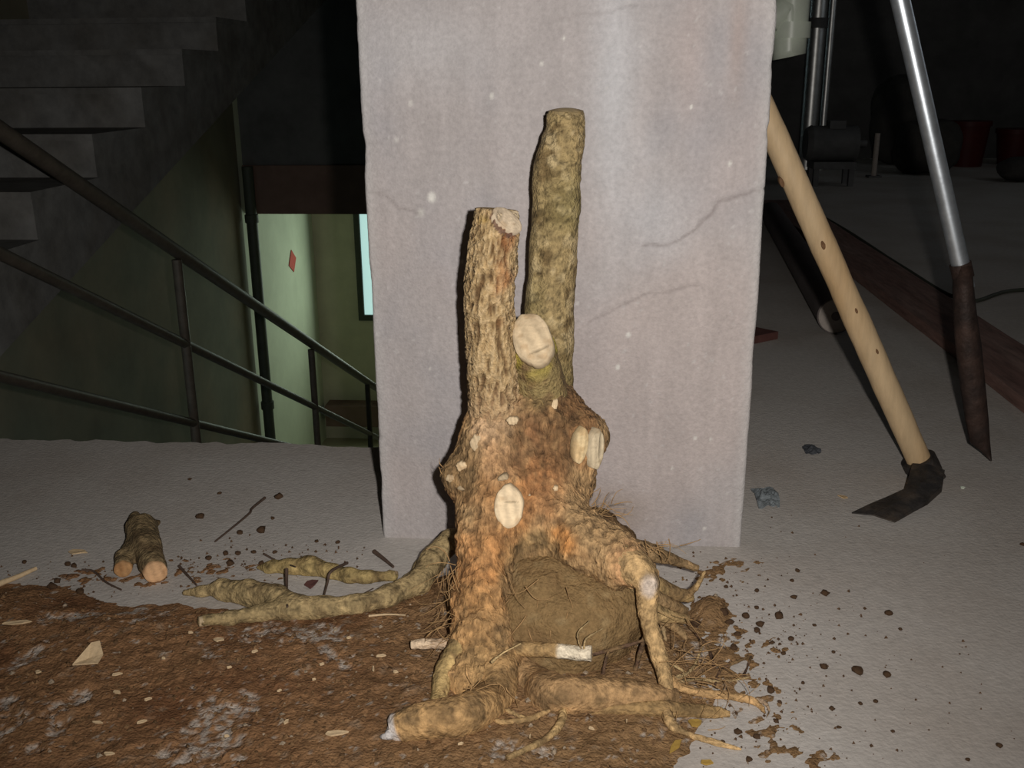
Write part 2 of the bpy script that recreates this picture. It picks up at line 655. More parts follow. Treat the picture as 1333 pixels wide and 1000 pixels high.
    f += [[idx[i, 0], idx[i + 1, 0], idx[i + 1, -1], idx[i, -1]] for i in range(m - 1)]
    return structure(mesh('pillar', V, f, 'pillar_concrete', at=(0.5 * (PX0 + PX1), 0.5 * (PY0 + PY1), 0), col=c))


def make_floor():
    edge = []
    for x in np.arange(WL, PX0 + 0.02, 0.012):
        q = np.array([[x, 0.3, 0.2]])
        edge.append((x, EDGE_Y + 0.012 * float(fbm(q, 9, 3, 3)[0]) + 0.010 * float(fbm(q, 40, 2, 4)[0])))
    outline = [(-3.2, -2.5), (4.2, -2.5), (4.2, 8.0), (PX0 + 0.04, 8.0), (PX0 + 0.04, EDGE_Y)] + edge[::-1] + [(-3.2, EDGE_Y)]
    return structure(MB().prism(outline, 2, -0.16, 0.0).build('floor', 'floor_concrete', at=(0, 0, 0)))


def make_building():
    b = lambda n, m, *a: structure(MB().box(*a).build(n, m, at=((a[0] + a[1]) / 2, (a[2] + a[3]) / 2, a[4])))
    b('ceiling', 'ceiling_paint', -3.2, 4.2, -2.5, 8.3, CEIL, CEIL + 0.15)
    b('wall_left', 'wall_olive_shaded', WL - 0.15, WL, EDGE_Y, FARY - 0.09, -2.6, CEIL)  # same wall as the landing stretch, its falloff from the window coloured in
    b('wall_left_landing', 'wall_pale_green', WL - 0.15, WL, FARY - 0.09, LANDY + 0.2, -2.6, CEIL)
    b('wall_left_near', 'wall_whitewash', -3.35, -3.2, -2.5, EDGE_Y + .15, -0.2, CEIL)
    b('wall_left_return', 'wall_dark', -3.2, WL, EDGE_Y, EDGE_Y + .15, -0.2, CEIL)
    b('wall_behind', 'wall_whitewash', -3.2, 4.2, -2.65, -2.5, -0.2, CEIL)
    wr = MB().box(4.2, 4.35, -2.5, 2.9, -0.2, CEIL).box(4.2, 4.35, 5.5, 8.0, -0.2, CEIL)
    wr.box(4.2, 4.35, 2.9, 5.5, -0.2, 1.45).box(4.2, 4.35, 2.9, 5.5, 2.45, CEIL)  # opening left for the added window
    structure(wr.build('wall_right', 'wall_whitewash', at=(4.27, 2.75, -0.2)))
    w2 = structure(empty('added_window', (4.27, 4.2, 1.45)))  # unseen window added to go with the side fill light
    for y in (2.9, 4.18, 5.46):
        MB().box(4.22, 4.30, y, y + 0.04, 1.45, 2.45).build('window_frame', 'frame_dark', w2)
    for y in (2.94, 4.22):
        MB().box(4.255, 4.262, y, y + 1.24, 1.45, 2.45).build('pane', 'added_window_glow', w2)  # added panes, faintly glowing
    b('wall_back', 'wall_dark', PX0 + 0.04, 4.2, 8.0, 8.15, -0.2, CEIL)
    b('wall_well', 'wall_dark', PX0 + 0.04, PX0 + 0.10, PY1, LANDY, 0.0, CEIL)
    b('wall_well_lower', 'wall_plaster', PX0 + 0.04, PX0 + 0.10, EDGE_Y, LANDY, -2.6, -0.16)
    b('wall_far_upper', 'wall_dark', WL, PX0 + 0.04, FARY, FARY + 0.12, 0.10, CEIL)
    b('trim_1', 'beam_brown', WL, PX0 + 0.04, FARY - 0.02, FARY + 0.22, -0.205, 0.10)
    # landing wall with the window opening
    wx0, wx1, wz0, wz1 = -1.86, -0.80, -1.27, -0.22
    wl = MB()
    wl.box(WL, wx0, LANDY, LANDY + 0.15, -2.6, 0.3).box(wx1, PX0 + 0.1, LANDY, LANDY + 0.15, -2.6, 0.3)
    wl.box(wx0, wx1, LANDY, LANDY + 0.15, -2.6, wz0).box(wx0, wx1, LANDY, LANDY + 0.15, wz1, 0.3)
    structure(wl.build('wall_landing', 'wall_plaster', at=((WL + PX0) / 2, LANDY, -2.6)))
    w = structure(empty('window_1', ((wx0 + wx1) / 2, LANDY, wz0)))
    fr = MB()
    t = 0.045
    fr.box(wx0, wx0 + t, LANDY - 0.02, LANDY + 0.05, wz0, wz1).box(wx1 - t, wx1, LANDY - 0.02, LANDY + 0.05, wz0, wz1)
    fr.box(wx0 + t, wx1 - t, LANDY - 0.02, LANDY + 0.05, wz0, wz0 + t).box(wx0 + t, wx1 - t, LANDY - 0.02, LANDY + 0.05, wz1 - t, wz1)
    fr.build('window_frame', 'frame_dark', w)
    mx = (wx0 + wx1) / 2
    MB().box(mx - 0.015, mx + 0.015, LANDY - 0.01, LANDY + 0.03, wz0 + t, wz1 - t).build('mullion', 'frame_dark', w)
    MB().box(wx0 + t, mx - 0.015, LANDY + 0.01, LANDY + 0.016, wz0 + t, wz1 - t).build('pane', 'window_glass', w)
    MB().box(mx + 0.015, wx1 - t, LANDY + 0.01, LANDY + 0.016, wz0 + t, wz1 - t).build('pane', 'window_glass', w)
    # landing floor and the brown ledge along its wall
    b('floor_landing', 'wall_plaster', WL, PX0 + 0.1, FARY - 0.3, LANDY, -2.45, -2.30)
    b('trim_2', 'beam_brown', WL + 0.05, PX0 + 0.04, LANDY - 0.16, LANDY, -2.14, -1.96)
    b('wall_well_base', 'wall_dark', WL, PX0 + 0.1, EDGE_Y, FARY - 0.3, -2.75, -2.6)
    # floor edge beam is part of the slab; rising flight
    flight = structure(empty('staircase_up', (0.5 * (WL + ASC_X), 1.636, 0)))
    tr, rs, n = 0.337, 0.115, 15
    sof = lambda y: 0.154 + 0.306 * (y - 2.47)
    for k in range(n):
        y0 = 1.690 + tr * (k - 0.0) if k == 0 else 1.636 + tr * k
        y1 = 1.636 + tr * (k + 1)
        zt = 0.03 + rs * (k + 1) - 0.012
        if k == 0:
            y0 = EDGE_Y + 0.03
        lo0, lo1 = max(sof(y0), -0.16 if k < 2 else -9), sof(y1)
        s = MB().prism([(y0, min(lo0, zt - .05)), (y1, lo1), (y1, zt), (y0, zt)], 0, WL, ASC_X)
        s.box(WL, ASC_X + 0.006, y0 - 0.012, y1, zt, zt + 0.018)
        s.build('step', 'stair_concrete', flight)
    # falling flight, mostly hidden below the slab edge
    down = structure(empty('staircase_down', (0.5 * (ASC_X + PX0), EDGE_Y, -2.3)))
    for k in range(13):
        y0 = EDGE_Y + 0.03 + tr * k
        zt = -0.165 * (k + 1)
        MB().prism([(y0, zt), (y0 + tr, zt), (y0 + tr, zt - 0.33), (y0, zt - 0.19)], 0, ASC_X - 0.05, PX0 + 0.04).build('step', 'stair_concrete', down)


def make_railing():
    X = ASC_X + 0.02
    r = empty('stair_railing', (X, 3.107, -0.75))
    top = [(0, 170), (230, 335), (405, 455), (478, 497)]
    mid = [(0, 330), (240, 450), (410, 530)]
    bot = [(0, 490), (250, 560), (365, 578)]
    for ln, rr in ((top, 0.021), (mid, 0.015), (bot, 0.014)):
        a, b = on(*ln[0], 0, X), on(*ln[-1], 0, X)
        # straight bar fitted through the sighted points, carried on at both ends
        d = (b - a) / (b[1] - a[1])
        p0, p1 = a + d * (1.78 - a[1]), a + d * (6.05 - a[1])
        MB().tube(p0, p1, rr, 12).build('rail', 'rail_paint', r, smooth=True)
    for (px, py) in ((230, 338), (405, 455), (478, 497)):
        a = on(px, py, 0, X)
        k = int((a[1] - EDGE_Y - 0.03) / 0.337)
        MB().tube(a, (X, a[1], -0.165 * (k + 1)), 0.016, 12).build('post', 'rail_paint', r, smooth=True)
    pa = on(0, 170, 0, X) + (on(478, 497, 0, X) - on(0, 170, 0, X)) * ((1.80 - on(0, 170, 0, X)[1]) / (on(478, 497, 0, X)[1] - on(0, 170, 0, X)[1]))
    MB().tube(pa, (X, 1.80, -0.165), 0.018, 12).build('post', 'rail_paint', r, smooth=True)
    tag(r, 'dark metal stair railing with three sloping bars and upright posts beside the stairwell', 'railing')
    # dark conduit on the stairwell's left wall
    c = empty('drain_pipe', (WL + 0.06, FARY - 0.09, -2.6))
    MB().tube((WL + 0.06, FARY - 0.09, -2.6), (WL + 0.06, FARY - 0.09, 0.10), 0.035, 14).build('pipe', 'frame_dark', c, smooth=True)
    for z in (-1.5, -0.25):
        MB().tube((WL + 0.06, FARY - 0.09, z), (WL + 0.06, FARY - 0.09, z + 0.05), 0.043, 14).build('clamp', 'frame_dark', c, smooth=True)
    tag(c, 'thin dark vertical pipe on the stairwell wall left of the lit landing', 'pipe')
    q = on(380, 340, 0, WL)
    s = 0.085
    pp = MB().prism([(q[1] - s * 1.1, q[2] - s * .2), (q[1] + .2 * s, q[2] - s), (q[1] + s * 1.1, q[2] + .1 * s), (q[1] - .1 * s, q[2] + s)], 0, WL + 0.002, WL + 0.006).build('paper_notice', 'red_paper', at=q)
    tag(pp, 'small red paper square stuck on the pale green landing wall', 'paper')


make_floor()
make_pillar()
make_building()
make_railing()


# where loose soil covers the floor
def seg_dist(Q, a, b):
    ab = b - a
    t = np.clip(((Q - a) @ ab) / (ab @ ab + 1e-12), 0, 1)
    return np.linalg.norm(Q - (a + t[:, None] * ab), axis=1)


def poly_sd(Q, poly):
    """signed distance to a polygon, positive inside"""
    d = np.full(len(Q), 9.0)
    ins = np.zeros(len(Q), bool)
    n = len(poly)
    for i in range(n):
        a, b = poly[i], poly[(i + 1) % n]
        d = np.minimum(d, seg_dist(Q, a, b))
        cond = (a[1] > Q[:, 1]) != (b[1] > Q[:, 1])
        xs = (b[0] - a[0]) * (Q[:, 1] - a[1]) / (b[1] - a[1] + 1e-12) + a[0]
        ins ^= cond & (Q[:, 0] < xs)
    return np.where(ins, d, -d)


def soil_sd(Q):
    poly = [FL(x, y)[:2] for x, y in [(-330, 800), (-250, 775), (-120, 762), (60, 764), (150, 786), (235, 788), (330, 806), (420, 796), (500, 782), (565, 752), (640, 740),
                                      (790, 735), (880, 780), (910, 830), (930, 900), (905, 945), (880, 985), (850, 1060), (700, 1130), (-300, 1130), (-420, 960)]]
    return poly_sd(Q, np.array(poly))


def soil_h(x, y):
    return 0.011 * float(sstep(0.0, 0.045, soil_sd(np.array([[x, y]])))[0])


# ================================================================== TREE STUMP
def C(px, py, Y, r):
    p = P(px, py, Y)
    return p, RP(r, p)


def CF(px, py, r):
    """a root's centre line point that lies on the floor, seen at this pixel"""
    p = FL(px, py, 0.01)
    rr = RP(r, p)
    lift = soil_h(p[0], p[1]) * (1.0 if r < 8 else 0.4)
    return FL(px, py, rr * 0.85 + lift), rr


STUMP = empty('tree_stump', (-0.03, 1.03, 0.0))
tag(STUMP, 'muddy uprooted tree stump with two sawn stems leaning before the concrete pillar', 'tree stump')


def chain(*pts):
    q = [C(*p) for p in pts]
    return [(q[i][0], q[i][1], q[i + 1][0], q[i + 1][1]) for i in range(len(q) - 1)]


def ball(*p):
    a, r = C(*p)
    return [(a, r, a, r)]


BARK_O = lin((0.46, 0.225, 0.085))
BARK_T = lin((0.47, 0.30, 0.145))
MUD = lin((0.215, 0.135, 0.062))
MUD_D = lin((0.15, 0.075, 0.033))
PALE = lin((0.66, 0.50, 0.31))


def blobs(V, c, spec):
    for px, py, Y, r, col, w in spec:
        q = P(px, py, Y)
        d = V - q
        d[:, 1] *= 0.6
        rr = RP(r, q)
        t = w * sstep(1.25, 0.6, np.linalg.norm(d, axis=1) / rr + 0.35 * fbm(V, 55, 3, 12))
        c = mixc(c, lin(col), t)
    return c


def make_trunk():
    pr = []
    pr += chain((642, 530, 1.118, 32), (648, 575, 1.11, 46), (655, 630, 1.10, 60))
    pr += chain((712, 512, 1.165, 32), (712, 545, 1.145, 44), (712, 610, 1.115, 58))
    pr += chain((735, 535, 1.13, 22), (758, 572, 1.115, 31), (735, 620, 1.11, 34))
    pr += chain((640, 590, 1.10, 40), (604, 620, 1.09, 25))
    pr += ball(592, 618, 1.085, 15)
    pr += chain((650, 630, 1.09, 56), (642, 700, 1.05, 44))
    pr += chain((634, 690, 1.055, 38), (629, 770, 1.01, 36), (629, 830, 0.975, 38), (628, 878, 0.945, 36))
    pr += chain((708, 620, 1.11, 52), (716, 670, 1.07, 42), (760, 705, 1.04, 36), (805, 728, 1.015, 30), (836, 748, 0.995, 21))
    pr += chain((690, 680, 1.08, 50), (690, 800, 1.05, 48), (690, 860, 1.02, 40))
    pr += chain((702, 488, 1.140, 28), (702, 540, 1.125, 46))
    pr += ball(652, 866, 0.957, 33) + ball(604, 866, 0.955, 28) + ball(604, 892, 0.930, 26) + ball(634, 898, 0.928, 28)
    V, Q = implicit(pr, 0.0025, 0.018, clip_z=-0.002)
    V = relax(V, Q, 1)
    n = vnormals(V, Q)
    # lumps, bark folds running up the wood, and fine crumbs
    lump = fbm(V, 22, 3, 1)
    fold = fbm(V * [1.9, 1.9, 0.55], 60, 3, 2)
    fine = fbm(V, 170, 2, 3)
    amp = sstep(0.0, 0.03, V[:, 2])
    up = sstep(0.10, 0.24, V[:, 2])
    crumb = np.clip(fbm(V, 95, 3, 13), 0, 1)
    mud = sstep(-0.15, 0.35, fbm(V, 13, 3, 17))
    wv = V + 0.006 * np.stack([fbm(V, 40, 2, 51), fbm(V, 40, 2, 52), fbm(V, 40, 2, 53)], 1)
    fis = np.maximum(sstep(0.10, 0.0, np.abs(fbm(wv * [1.5, 1.5, 0.55], 58, 2, 54))), 0.7 * sstep(0.09, 0.0, np.abs(fbm(wv * [1.0, 1.0, 1.3], 75, 2, 55))))
    V = V + n * (amp * (0.0050 * lump + 0.0034 * fold + 0.0016 * fine + 0.007 * mud * crumb - 0.0018 * fis))[:, None]
    c = np.tile(BARK_T * 0.82, (len(V), 1))
    c = mixc(c, BARK_O * 0.85, sstep(-0.2, 0.35, fbm(V, 16, 3, 5)))
    c = blobs(V, c, [
        (650, 545, 1.07, 42, (0.50, 0.33, 0.19), 0.9),
        (655, 600, 1.05, 36, (0.48, 0.29, 0.15), 0.6),
        (715, 545, 1.10, 60, MUD * 0.95, 0.9),
        (745, 545, 1.10, 40, MUD_D * 1.1, 0.75),
        (700, 600, 1.05, 40, MUD_D, 0.75),
        (595, 615, 1.07, 34, MUD, 0.85),
        (770, 590, 1.09, 26, (0.30, 0.16, 0.07), 0.6),
        (735, 560, 1.09, 40, (0.20, 0.105, 0.045), 0.8), (715, 620, 1.07, 34, (0.23, 0.115, 0.048), 0.75),
        (690, 560, 1.08, 26, (0.22, 0.12, 0.055), 0.7), (720, 660, 1.06, 26, (0.27, 0.13, 0.052), 0.7),
        (700, 640, 1.06, 40, (0.34, 0.155, 0.06), 0.55),
        (690, 570, 1.06, 22, (0.24, 0.115, 0.05), 0.6),
        (735, 700, 1.03, 24, (0.55, 0.245, 0.075), 0.9),
        (650, 740, 1.01, 30, (0.52, 0.25, 0.09), 0.8),
        (615, 720, 1.02, 40, (0.44, 0.22, 0.085), 0.8),
        (820, 735, 0.99, 30, (0.50, 0.27, 0.13), 0.7),
        (695, 735, 1.02, 46, (0.24, 0.16, 0.073), 0.9),
        (700, 780, 1.00, 60, MUD, 0.95),
        (700, 850, 0.99, 60, MUD * 0.9, 0.9),
        (625, 885, 0.90, 60, (0.44, 0.27, 0.115), 0.8), (622, 800, 0.97, 40, (0.45, 0.25, 0.10), 0.7),
        (640, 660, 1.05, 26, (0.30, 0.18, 0.085), 0.5),
        (702, 495, 1.10, 34, (0.22, 0.155, 0.065), 0.9),
        (668, 760, 1.0, 24, MUD, 0.6), (660, 820, 0.97, 24, MUD, 0.6)])
    ns = fbm(V, 75, 3, 7)
    c = mixc(c, MUD * 0.8, 0.32 * sstep(0.12, 0.5, ns))
    c = mixc(c, lin((0.58, 0.35, 0.16)), 0.35 * sstep(0.2, 0.6, fbm(V * [1, 1, .5], 110, 2, 8)))
    c = mixc(c, MUD * 0.85, 0.32 * mud * sstep(0.02, 0.25, crumb))
    c *= (1 + 0.45 * fold + 0.55 * fine)[:, None]
    c *= (1 - 0.45 * fis * (0.4 + 0.6 * sstep(-0.2, 0.3, fbm(V, 30, 2, 56))))[:, None]
    mesh('trunk', V, Q, 'trunk_attr', STUMP, col=c)


def make_soil_clump():
    pr = []
    pr += chain((715, 755, 1.058, 50), (742, 800, 1.035, 84))
    pr += chain((742, 800, 1.035, 84), (795, 795, 1.03, 50))
    pr += ball(735, 850, 1.005, 52)
    pr += chain((690, 770, 1.025, 36), (684, 800, 1.008, 36), (680, 835, 0.992, 34))
    V, Q = implicit(pr, 0.003, 0.03, clip_z=-0.002)
    V = relax(V, Q, 2)
    n = vnormals(V, Q)
    V = V + n * (0.008 * fbm(V, 22, 4, 4) + 0.0030 * fbm(V, 80, 3, 5) + 0.0009 * fbm(V, 220, 1, 6))[:, None]
    c = np.tile(lin((0.225, 0.145, 0.066)), (len(V), 1))
    c = mixc(c, MUD * 0.9, sstep(-0.1, 0.5, fbm(V, 28, 3, 7)))
    c = mixc(c, lin((0.33, 0.235, 0.12)), 0.6 * sstep(0.2, 0.6, fbm(V, 60, 3, 9)))
    o = mesh('soil_clump', V, Q, 'soil_attr', STUMP, col=c)
    o['label'] = 'olive brown clump of soil held between the roots'
    pr = chain((772, 690, 1.135, 26), (800, 706, 1.14, 24), (830, 728, 1.145, 16)) + ball(785, 678, 1.14, 16)
    V, Q = implicit(pr, 0.003, 0.012)
    n = vnormals(V, Q)
    V = V + n * (0.005 * fbm(V, 45, 3, 4) + 0.003 * fbm(V, 120, 2, 5))[:, None]
    c = np.tile(lin((0.14, 0.085, 0.042)), (len(V), 1))
    c = mixc(c, lin((0.26, 0.17, 0.08)), sstep(0.0, 0.4, fbm(V, 70, 3, 7)))
    mesh('soil_clump', V, Q, 'soil_attr', STUMP, col=c)


def make_stem(ctrl, kind):
    pts = [C(*p) for p in ctrl]
    cl = np.array([p for p, _ in pts])
    rd = [r for _, r in pts]
    V, f, (u, a) = tube(cl, rd, n=84, sub=26)
    line = catmull(cl, 8)
    nr = radial(V, line)
    z = V[:, 2]
    ca, sa = np.cos(a), np.sin(a)
    side = (u > 0.004) & (u < 0.998)
    if kind == 'ridged':
        q = np.stack([ca * 4.2, sa * 4.2, z * 26], 1)
        q = q + 0.5 * np.stack([fbm(V, 40, 2, 1), fbm(V, 40, 2, 2), 0 * z], 1)
        rg = 1 - 2.4 * np.abs(fbm(q * 2.1, 1, 2, 3))
        lump = fbm(V, 30, 3, 4)
        d = 0.0034 * rg + 0.0022 * lump + 0.0006 * fbm(V, 260, 2, 5)
        low = sstep(0.35, 0.05, u)
        c = np.tile(lin((0.40, 0.275, 0.135)), (len(V), 1))
        c = mixc(c, lin((0.13, 0.075, 0.032)), sstep(0.5, -0.15, rg))
        c = mixc(c, lin((0.56, 0.41, 0.23)), 0.8 * sstep(0.55, 0.95, rg))
        # reddish scar down the inner side, paler foot
        red = sstep(0.2, 0.9, sa * 0 + nr[:, 0] - 0.2 * nr[:, 1]) * sstep(0.35, 0.55, u) * sstep(0.98, 0.8, u)
        c = mixc(c, lin((0.34, 0.13, 0.045)), 0.65 * red * sstep(-0.3, 0.3, fbm(V, 40, 2, 9)))
        c = mixc(c, lin((0.46, 0.30, 0.17)), low * 0.8)
        c = mixc(c, lin((0.42, 0.26, 0.04)), 0.6 * sstep(0.86, 0.92, u) * sstep(0.0, 0.4, fbm(V, 60, 2, 12)))
    else:
        rings = fbm(np.stack([ca * 1.2, sa * 1.2, z * 55], 1), 1, 3, 6)
        lump = fbm(V, 26, 3, 7)
        d = 0.0018 * rings + 0.0026 * lump + 0.0007 * fbm(V, 240, 2, 8)
        d += 0.004 * sstep(0.60, 0.75, -nr[:, 0]) * sstep(0.80, 0.74, u)          # shoulder on the left edge
        c = np.tile(lin((0.335, 0.245, 0.115)), (len(V), 1))
        c = mixc(c, lin((0.17, 0.115, 0.05)), sstep(0.0, 0.35, fbm(V, 60, 4, 9)))
        c = mixc(c, lin((0.48, 0.37, 0.20)), 0.85 * sstep(0.12, 0.4, fbm(V, 85, 3, 10)))
        c = mixc(c, lin((0.24, 0.20, 0.08)), 0.6 * sstep(0.0, 0.5, fbm(V, 9, 2, 11)))
        c = mixc(c, lin((0.20, 0.15, 0.05)), 0.6 * sstep(0.22, 0.05, u))
        c *= (1 - 0.5 * sstep(0.09, 0.0, np.abs(fbm(np.stack([ca * 2.0, sa * 2.0, z * 75], 1) + fbm(V, 50, 2, 63)[:, None] * 0.6, 1, 3, 64))))[:, None]
    V = V + nr * (d * side)[:, None]
    return V, f, c, cl


def disc_face(name, center, normal, ru, rv, spin, parent, tone=PALE, slit=None, dome=0.0015, rag=0.5):
    """sawn wood face: a thin domed oval with growth rings and, if asked, a dark check"""
    nrm = np.array(normal, float)
    nrm /= np.linalg.norm(nrm)
    ux = np.cross(np.array([0, 0, 1.0]), nrm)
    ux /= np.linalg.norm(ux)
    uy = np.cross(nrm, ux)
    cs, sn = math.cos(spin), math.sin(spin)
    e1, e2 = cs * ux + sn * uy, -sn * ux + cs * uy
    rings, seg = 22, 64
    V, col = [np.array(center) + nrm * dome], [tone]
    rr = np.linspace(0, 1, rings + 1)[1:]
    th = np.arange(seg) * 2 * math.pi / seg
    wob = 1 + 0.24 * rag * fbm(np.stack([np.cos(th) * 2.2, np.sin(th) * 2.2, 0 * th + 10 * ru], 1), 1, 3, abs(center[0] * 10 + center[2] * 7))
    for r in rr:
        for k in range(seg):
            x, y = r * wob[k] * math.cos(th[k]) * ru, r * wob[k] * math.sin(th[k]) * rv
            dz = dome * (1 - r * r)
            g = 1 + 0.025 * math.sin(r * 22) - 0.16 * (r > 0.9) + 0.10 * math.sin(x / ru * 9 + 1.5 * y / rv)
            cc = tone * g * (1 - 0.10 * max(0.0, y / rv))
            if slit is not None:
                sx, sy, sw, sh, dark = slit
                e = ((x / ru - sx) / sw) ** 2 + ((y / rv - sy) / sh) ** 2
                if e < 1:
                    dz -= 0.002 * (1 - e)
                    cc = cc * (1 - dark * (1 - e) ** 0.5)
            V.append(np.array(center) + e1 * x + e2 * y + nrm * dz)
            col.append(cc)
    n = len(V)
    for k in range(seg):                                  # skirt into the wood
        x, y = wob[k] * math.cos(th[k]) * ru * 1.02, wob[k] * math.sin(th[k]) * rv * 1.02
        V.append(np.array(center) + e1 * x + e2 * y - nrm * 0.012)
        col.append(tone * 0.55)
    f = [[0, 1 + k, 1 + (k + 1) % seg] for k in range(seg)]
    for i in range(rings):
        for k in range(seg):
            a, b = 1 + i * seg, 1 + (i + 1) * seg
            f.append([a + k, b + k, b + (k + 1) % seg, a + (k + 1) % seg])
    V = np.array(V)
    col = np.array(col) * (1 + 0.16 * fbm(V, 130, 3, 71) + 0.15 * fbm(V * [1, 1, 3], 220, 2, 72))[:, None]
    col = mixc(col, col * lin((0.62, 0.50, 0.38)), 0.45 * sstep(0.12, 0.4, fbm(V, 75, 3, 73)))
    return mesh(name, V, f, 'cut_wood', parent, col=col)


def make_stump():
    make_trunk()
    make_soil_clump()
    # right, taller stem
    V, f, c, cl = make_stem([(716, 530, 1.160, 32), (717, 470, 1.175, 30), (718, 400, 1.190, 30), (724, 300, 1.200, 29),
                             (728, 225, 1.205, 28.5), (733, 190, 1.207, 26), (737, 155, 1.21, 26.5), (737.6, 145, 1.21, 23)], 'smooth')
    o = mesh('stem', V, f, 'bark_attr', STUMP, col=c)
    o['label'] = 'tall greenish brown sawn stem'
    tp = cl[-1]
    disc_face('cut_face', tp + np.array([0, 0, 0.001]), (0.02, -0.05, 1), RP(22, tp), RP(22, tp), 0, o, tone=lin((0.36, 0.27, 0.14)), dome=0.003, rag=0.2)
    # left, shorter stem with ridged bark and a slanted cut
    V, f, c, cl = make_stem([(650, 560, 1.112, 34), (644, 530, 1.110, 31), (641, 470, 1.108, 31), (637, 400, 1.105, 30), (641, 335, 1.105, 30),
                             (645, 300, 1.105, 28), (647, 272, 1.107, 25)], 'ridged')
    ctr = P(661, 286, 1.092)
    nm = np.array([0.62, -0.50, 0.60])
    nm /= np.linalg.norm(nm)
    h = (V - ctr) @ nm
    V = V - np.maximum(h, 0)[:, None] * nm
    c = mixc(c, lin((0.56, 0.44, 0.29)), (h > 0.0005) * 1.0)
    dv = V - ctr
    pl = np.linalg.norm(dv - (dv @ nm)[:, None] * nm, axis=1) / RP(20, ctr)
    dr = -dv[:, 0] * 0.7 - dv[:, 2] * 0.7
    c = mixc(c, lin((0.12, 0.065, 0.05)), 0.85 * sstep(0.75, 0.9, pl) * sstep(1.35, 1.15, pl) * (h > -0.006) * sstep(0.0, 0.006, dr))
    o = mesh('stem', V, f, 'bark_attr', STUMP, col=c)
    o['label'] = 'shorter stem with deeply ridged tan bark and slanted saw cut'
    disc_face('cut_face', ctr + nm * 0.0006, nm, RP(23, ctr), RP(16, ctr), -0.75, o, tone=lin((0.64, 0.51, 0.36)), dome=0.001,
              slit=(-0.55, 0.0, 0.25, 0.9, 0.45))
    # sawn branch stub between the stems
    p0, p1 = P(708, 530, 1.135), P(693, 447, 1.112)
    V, f, (u, a) = tube([p0, 0.5 * (p0 + p1), p1], [RP(38, p0), RP(32, p0), RP(28, p1)], n=60, sub=14)
    V = V + radial(V, catmull([p0, p1], 8)) * (0.003 * fbm(V, 60, 3, 2) + 0.001 * fbm(V, 220, 2, 3))[:, None]
    nn = np.array([-0.16, -0.80, 0.58])
    nn /= np.linalg.norm(nn)
    cf = P(693, 441, 1.088)
    hh = (V - cf) @ nn
    V = V - np.maximum(hh, 0)[:, None] * nn
    cc = np.tile(lin((0.27, 0.20, 0.085)), (len(V), 1))
    cc = mixc(cc, lin((0.17, 0.11, 0.05)), sstep(0.0, 0.4, fbm(V, 70, 3, 4)))
    cc = mixc(cc, lin((0.36, 0.29, 0.05)), 0.8 * sstep(0.0, 0.4, fbm(V, 50, 2, 3)) * sstep(0.5, 0.9, u))
    st = mesh('branch_stub', V, f, 'bark_attr', STUMP, col=cc)
    disc_face('cut_face', cf + nn * 0.0008, nn, RP(25, cf), RP(37, cf), 0.52, st, tone=lin((0.58, 0.45, 0.29)), dome=0.002, slit=(0.1, -0.52, 0.7, 0.05, 0.5))
    # sawn faces and nicks on the trunk: (px, py, Y, ru, rv, spin, normal, tone)
    def face(px, py, Y, ru, rv, spin, nrm, tone, slit=None, depth=0.012):
        q = P(px, py, Y)
        disc_face('cut_face', q, nrm, RP(ru, q), RP(rv, q), spin, STUMP, tone=lin(tone), slit=slit, rag=0.4 if ru > 9 else 1.6, dome=0.0012)
    face(662, 660, 1.0235, 18, 29, 0.05, (-0.05, -0.93, 0.25), (0.74, 0.58, 0.38), (0.22, 0.22, 0.6, 0.05, 0.5))
    face(757, 581, 1.069, 9.5, 24, -0.22, (0.42, -0.9, 0.10), (0.66, 0.50, 0.28))
    face(777, 585, 1.084, 12, 27, -0.12, (0.62, -0.78, 0.08), (0.60, 0.49, 0.33), (0.45, 0.1, 0.3, 0.75, 0.35))
    for px, py, Y, ru, rv, sp, tn in [(621, 578, 1.068, 8, 13, 0.25, 0.8), (600, 607, 1.063, 7, 6, 0.4, 0.95), (721, 533, 1.094, 4, 15, -0.12, 1.0),
                                      (667, 548, 1.067, 7, 6, 0, 0.85), (586, 623, 1.066, 5, 5, 0, 0.7), (740, 687, 1.024, 7, 5, 0.3, 0.95),
                                      (688, 657, 1.044, 3.5, 13, -0.1, 0.8), (723, 636, 1.048, 3, 4, 0, 0.9), (607, 634, 1.06, 12, 4, 0.2, 0.5),
                                      (655, 622, 1.038, 7, 4, 0.35, 0.6)]:
        face(px, py, Y, ru, rv, sp, (0.0, -0.97, 0.2), tuple(PALE * tn))

    # ---------------- roots
    def root(ctrl, base, tip=None, n=32, sub=12, name='root', lum=0.0026, fine=0.0010, flat=1.0, parent=STUMP, spots=()):
        q = [(CF(*p) if len(p) == 3 else C(*p)) for p in ctrl]
        cl = np.array([p for p, _ in q])
        V, f, (u, a) = tube(cl, [r for _, r in q], n=n, sub=sub)
        wr = fbm(np.stack([u * 40 * len(ctrl) / 5, np.cos(a) * 1.2, np.sin(a) * 1.2], 1), 1, 3, 8)
        V = V + radial(V, catmull(cl, sub)) * (lum * fbm(V, 40, 3, 3) + fine * fbm(V, 160, 2, 4) + 0.5 * fine * wr)[:, None]
        V[:, 2] = np.maximum(V[:, 2], 0.0005)
        c = np.tile(lin(base), (len(V), 1))
        c = mixc(c, MUD * 0.9, 0.85 * sstep(0.05, 0.3, fbm(V, 55, 4, 15)))
        fis = sstep(0.10, 0.0, np.abs(fbm(np.stack([u * 14 * len(ctrl) / 5, np.cos(a) * 2.2, np.sin(a) * 2.2], 1) + fbm(V, 60, 2, 57)[:, None] * 0.4, 1, 3, 58)))
        c *= ((1 + 0.4 * wr) * (1 - 0.45 * fis))[:, None]
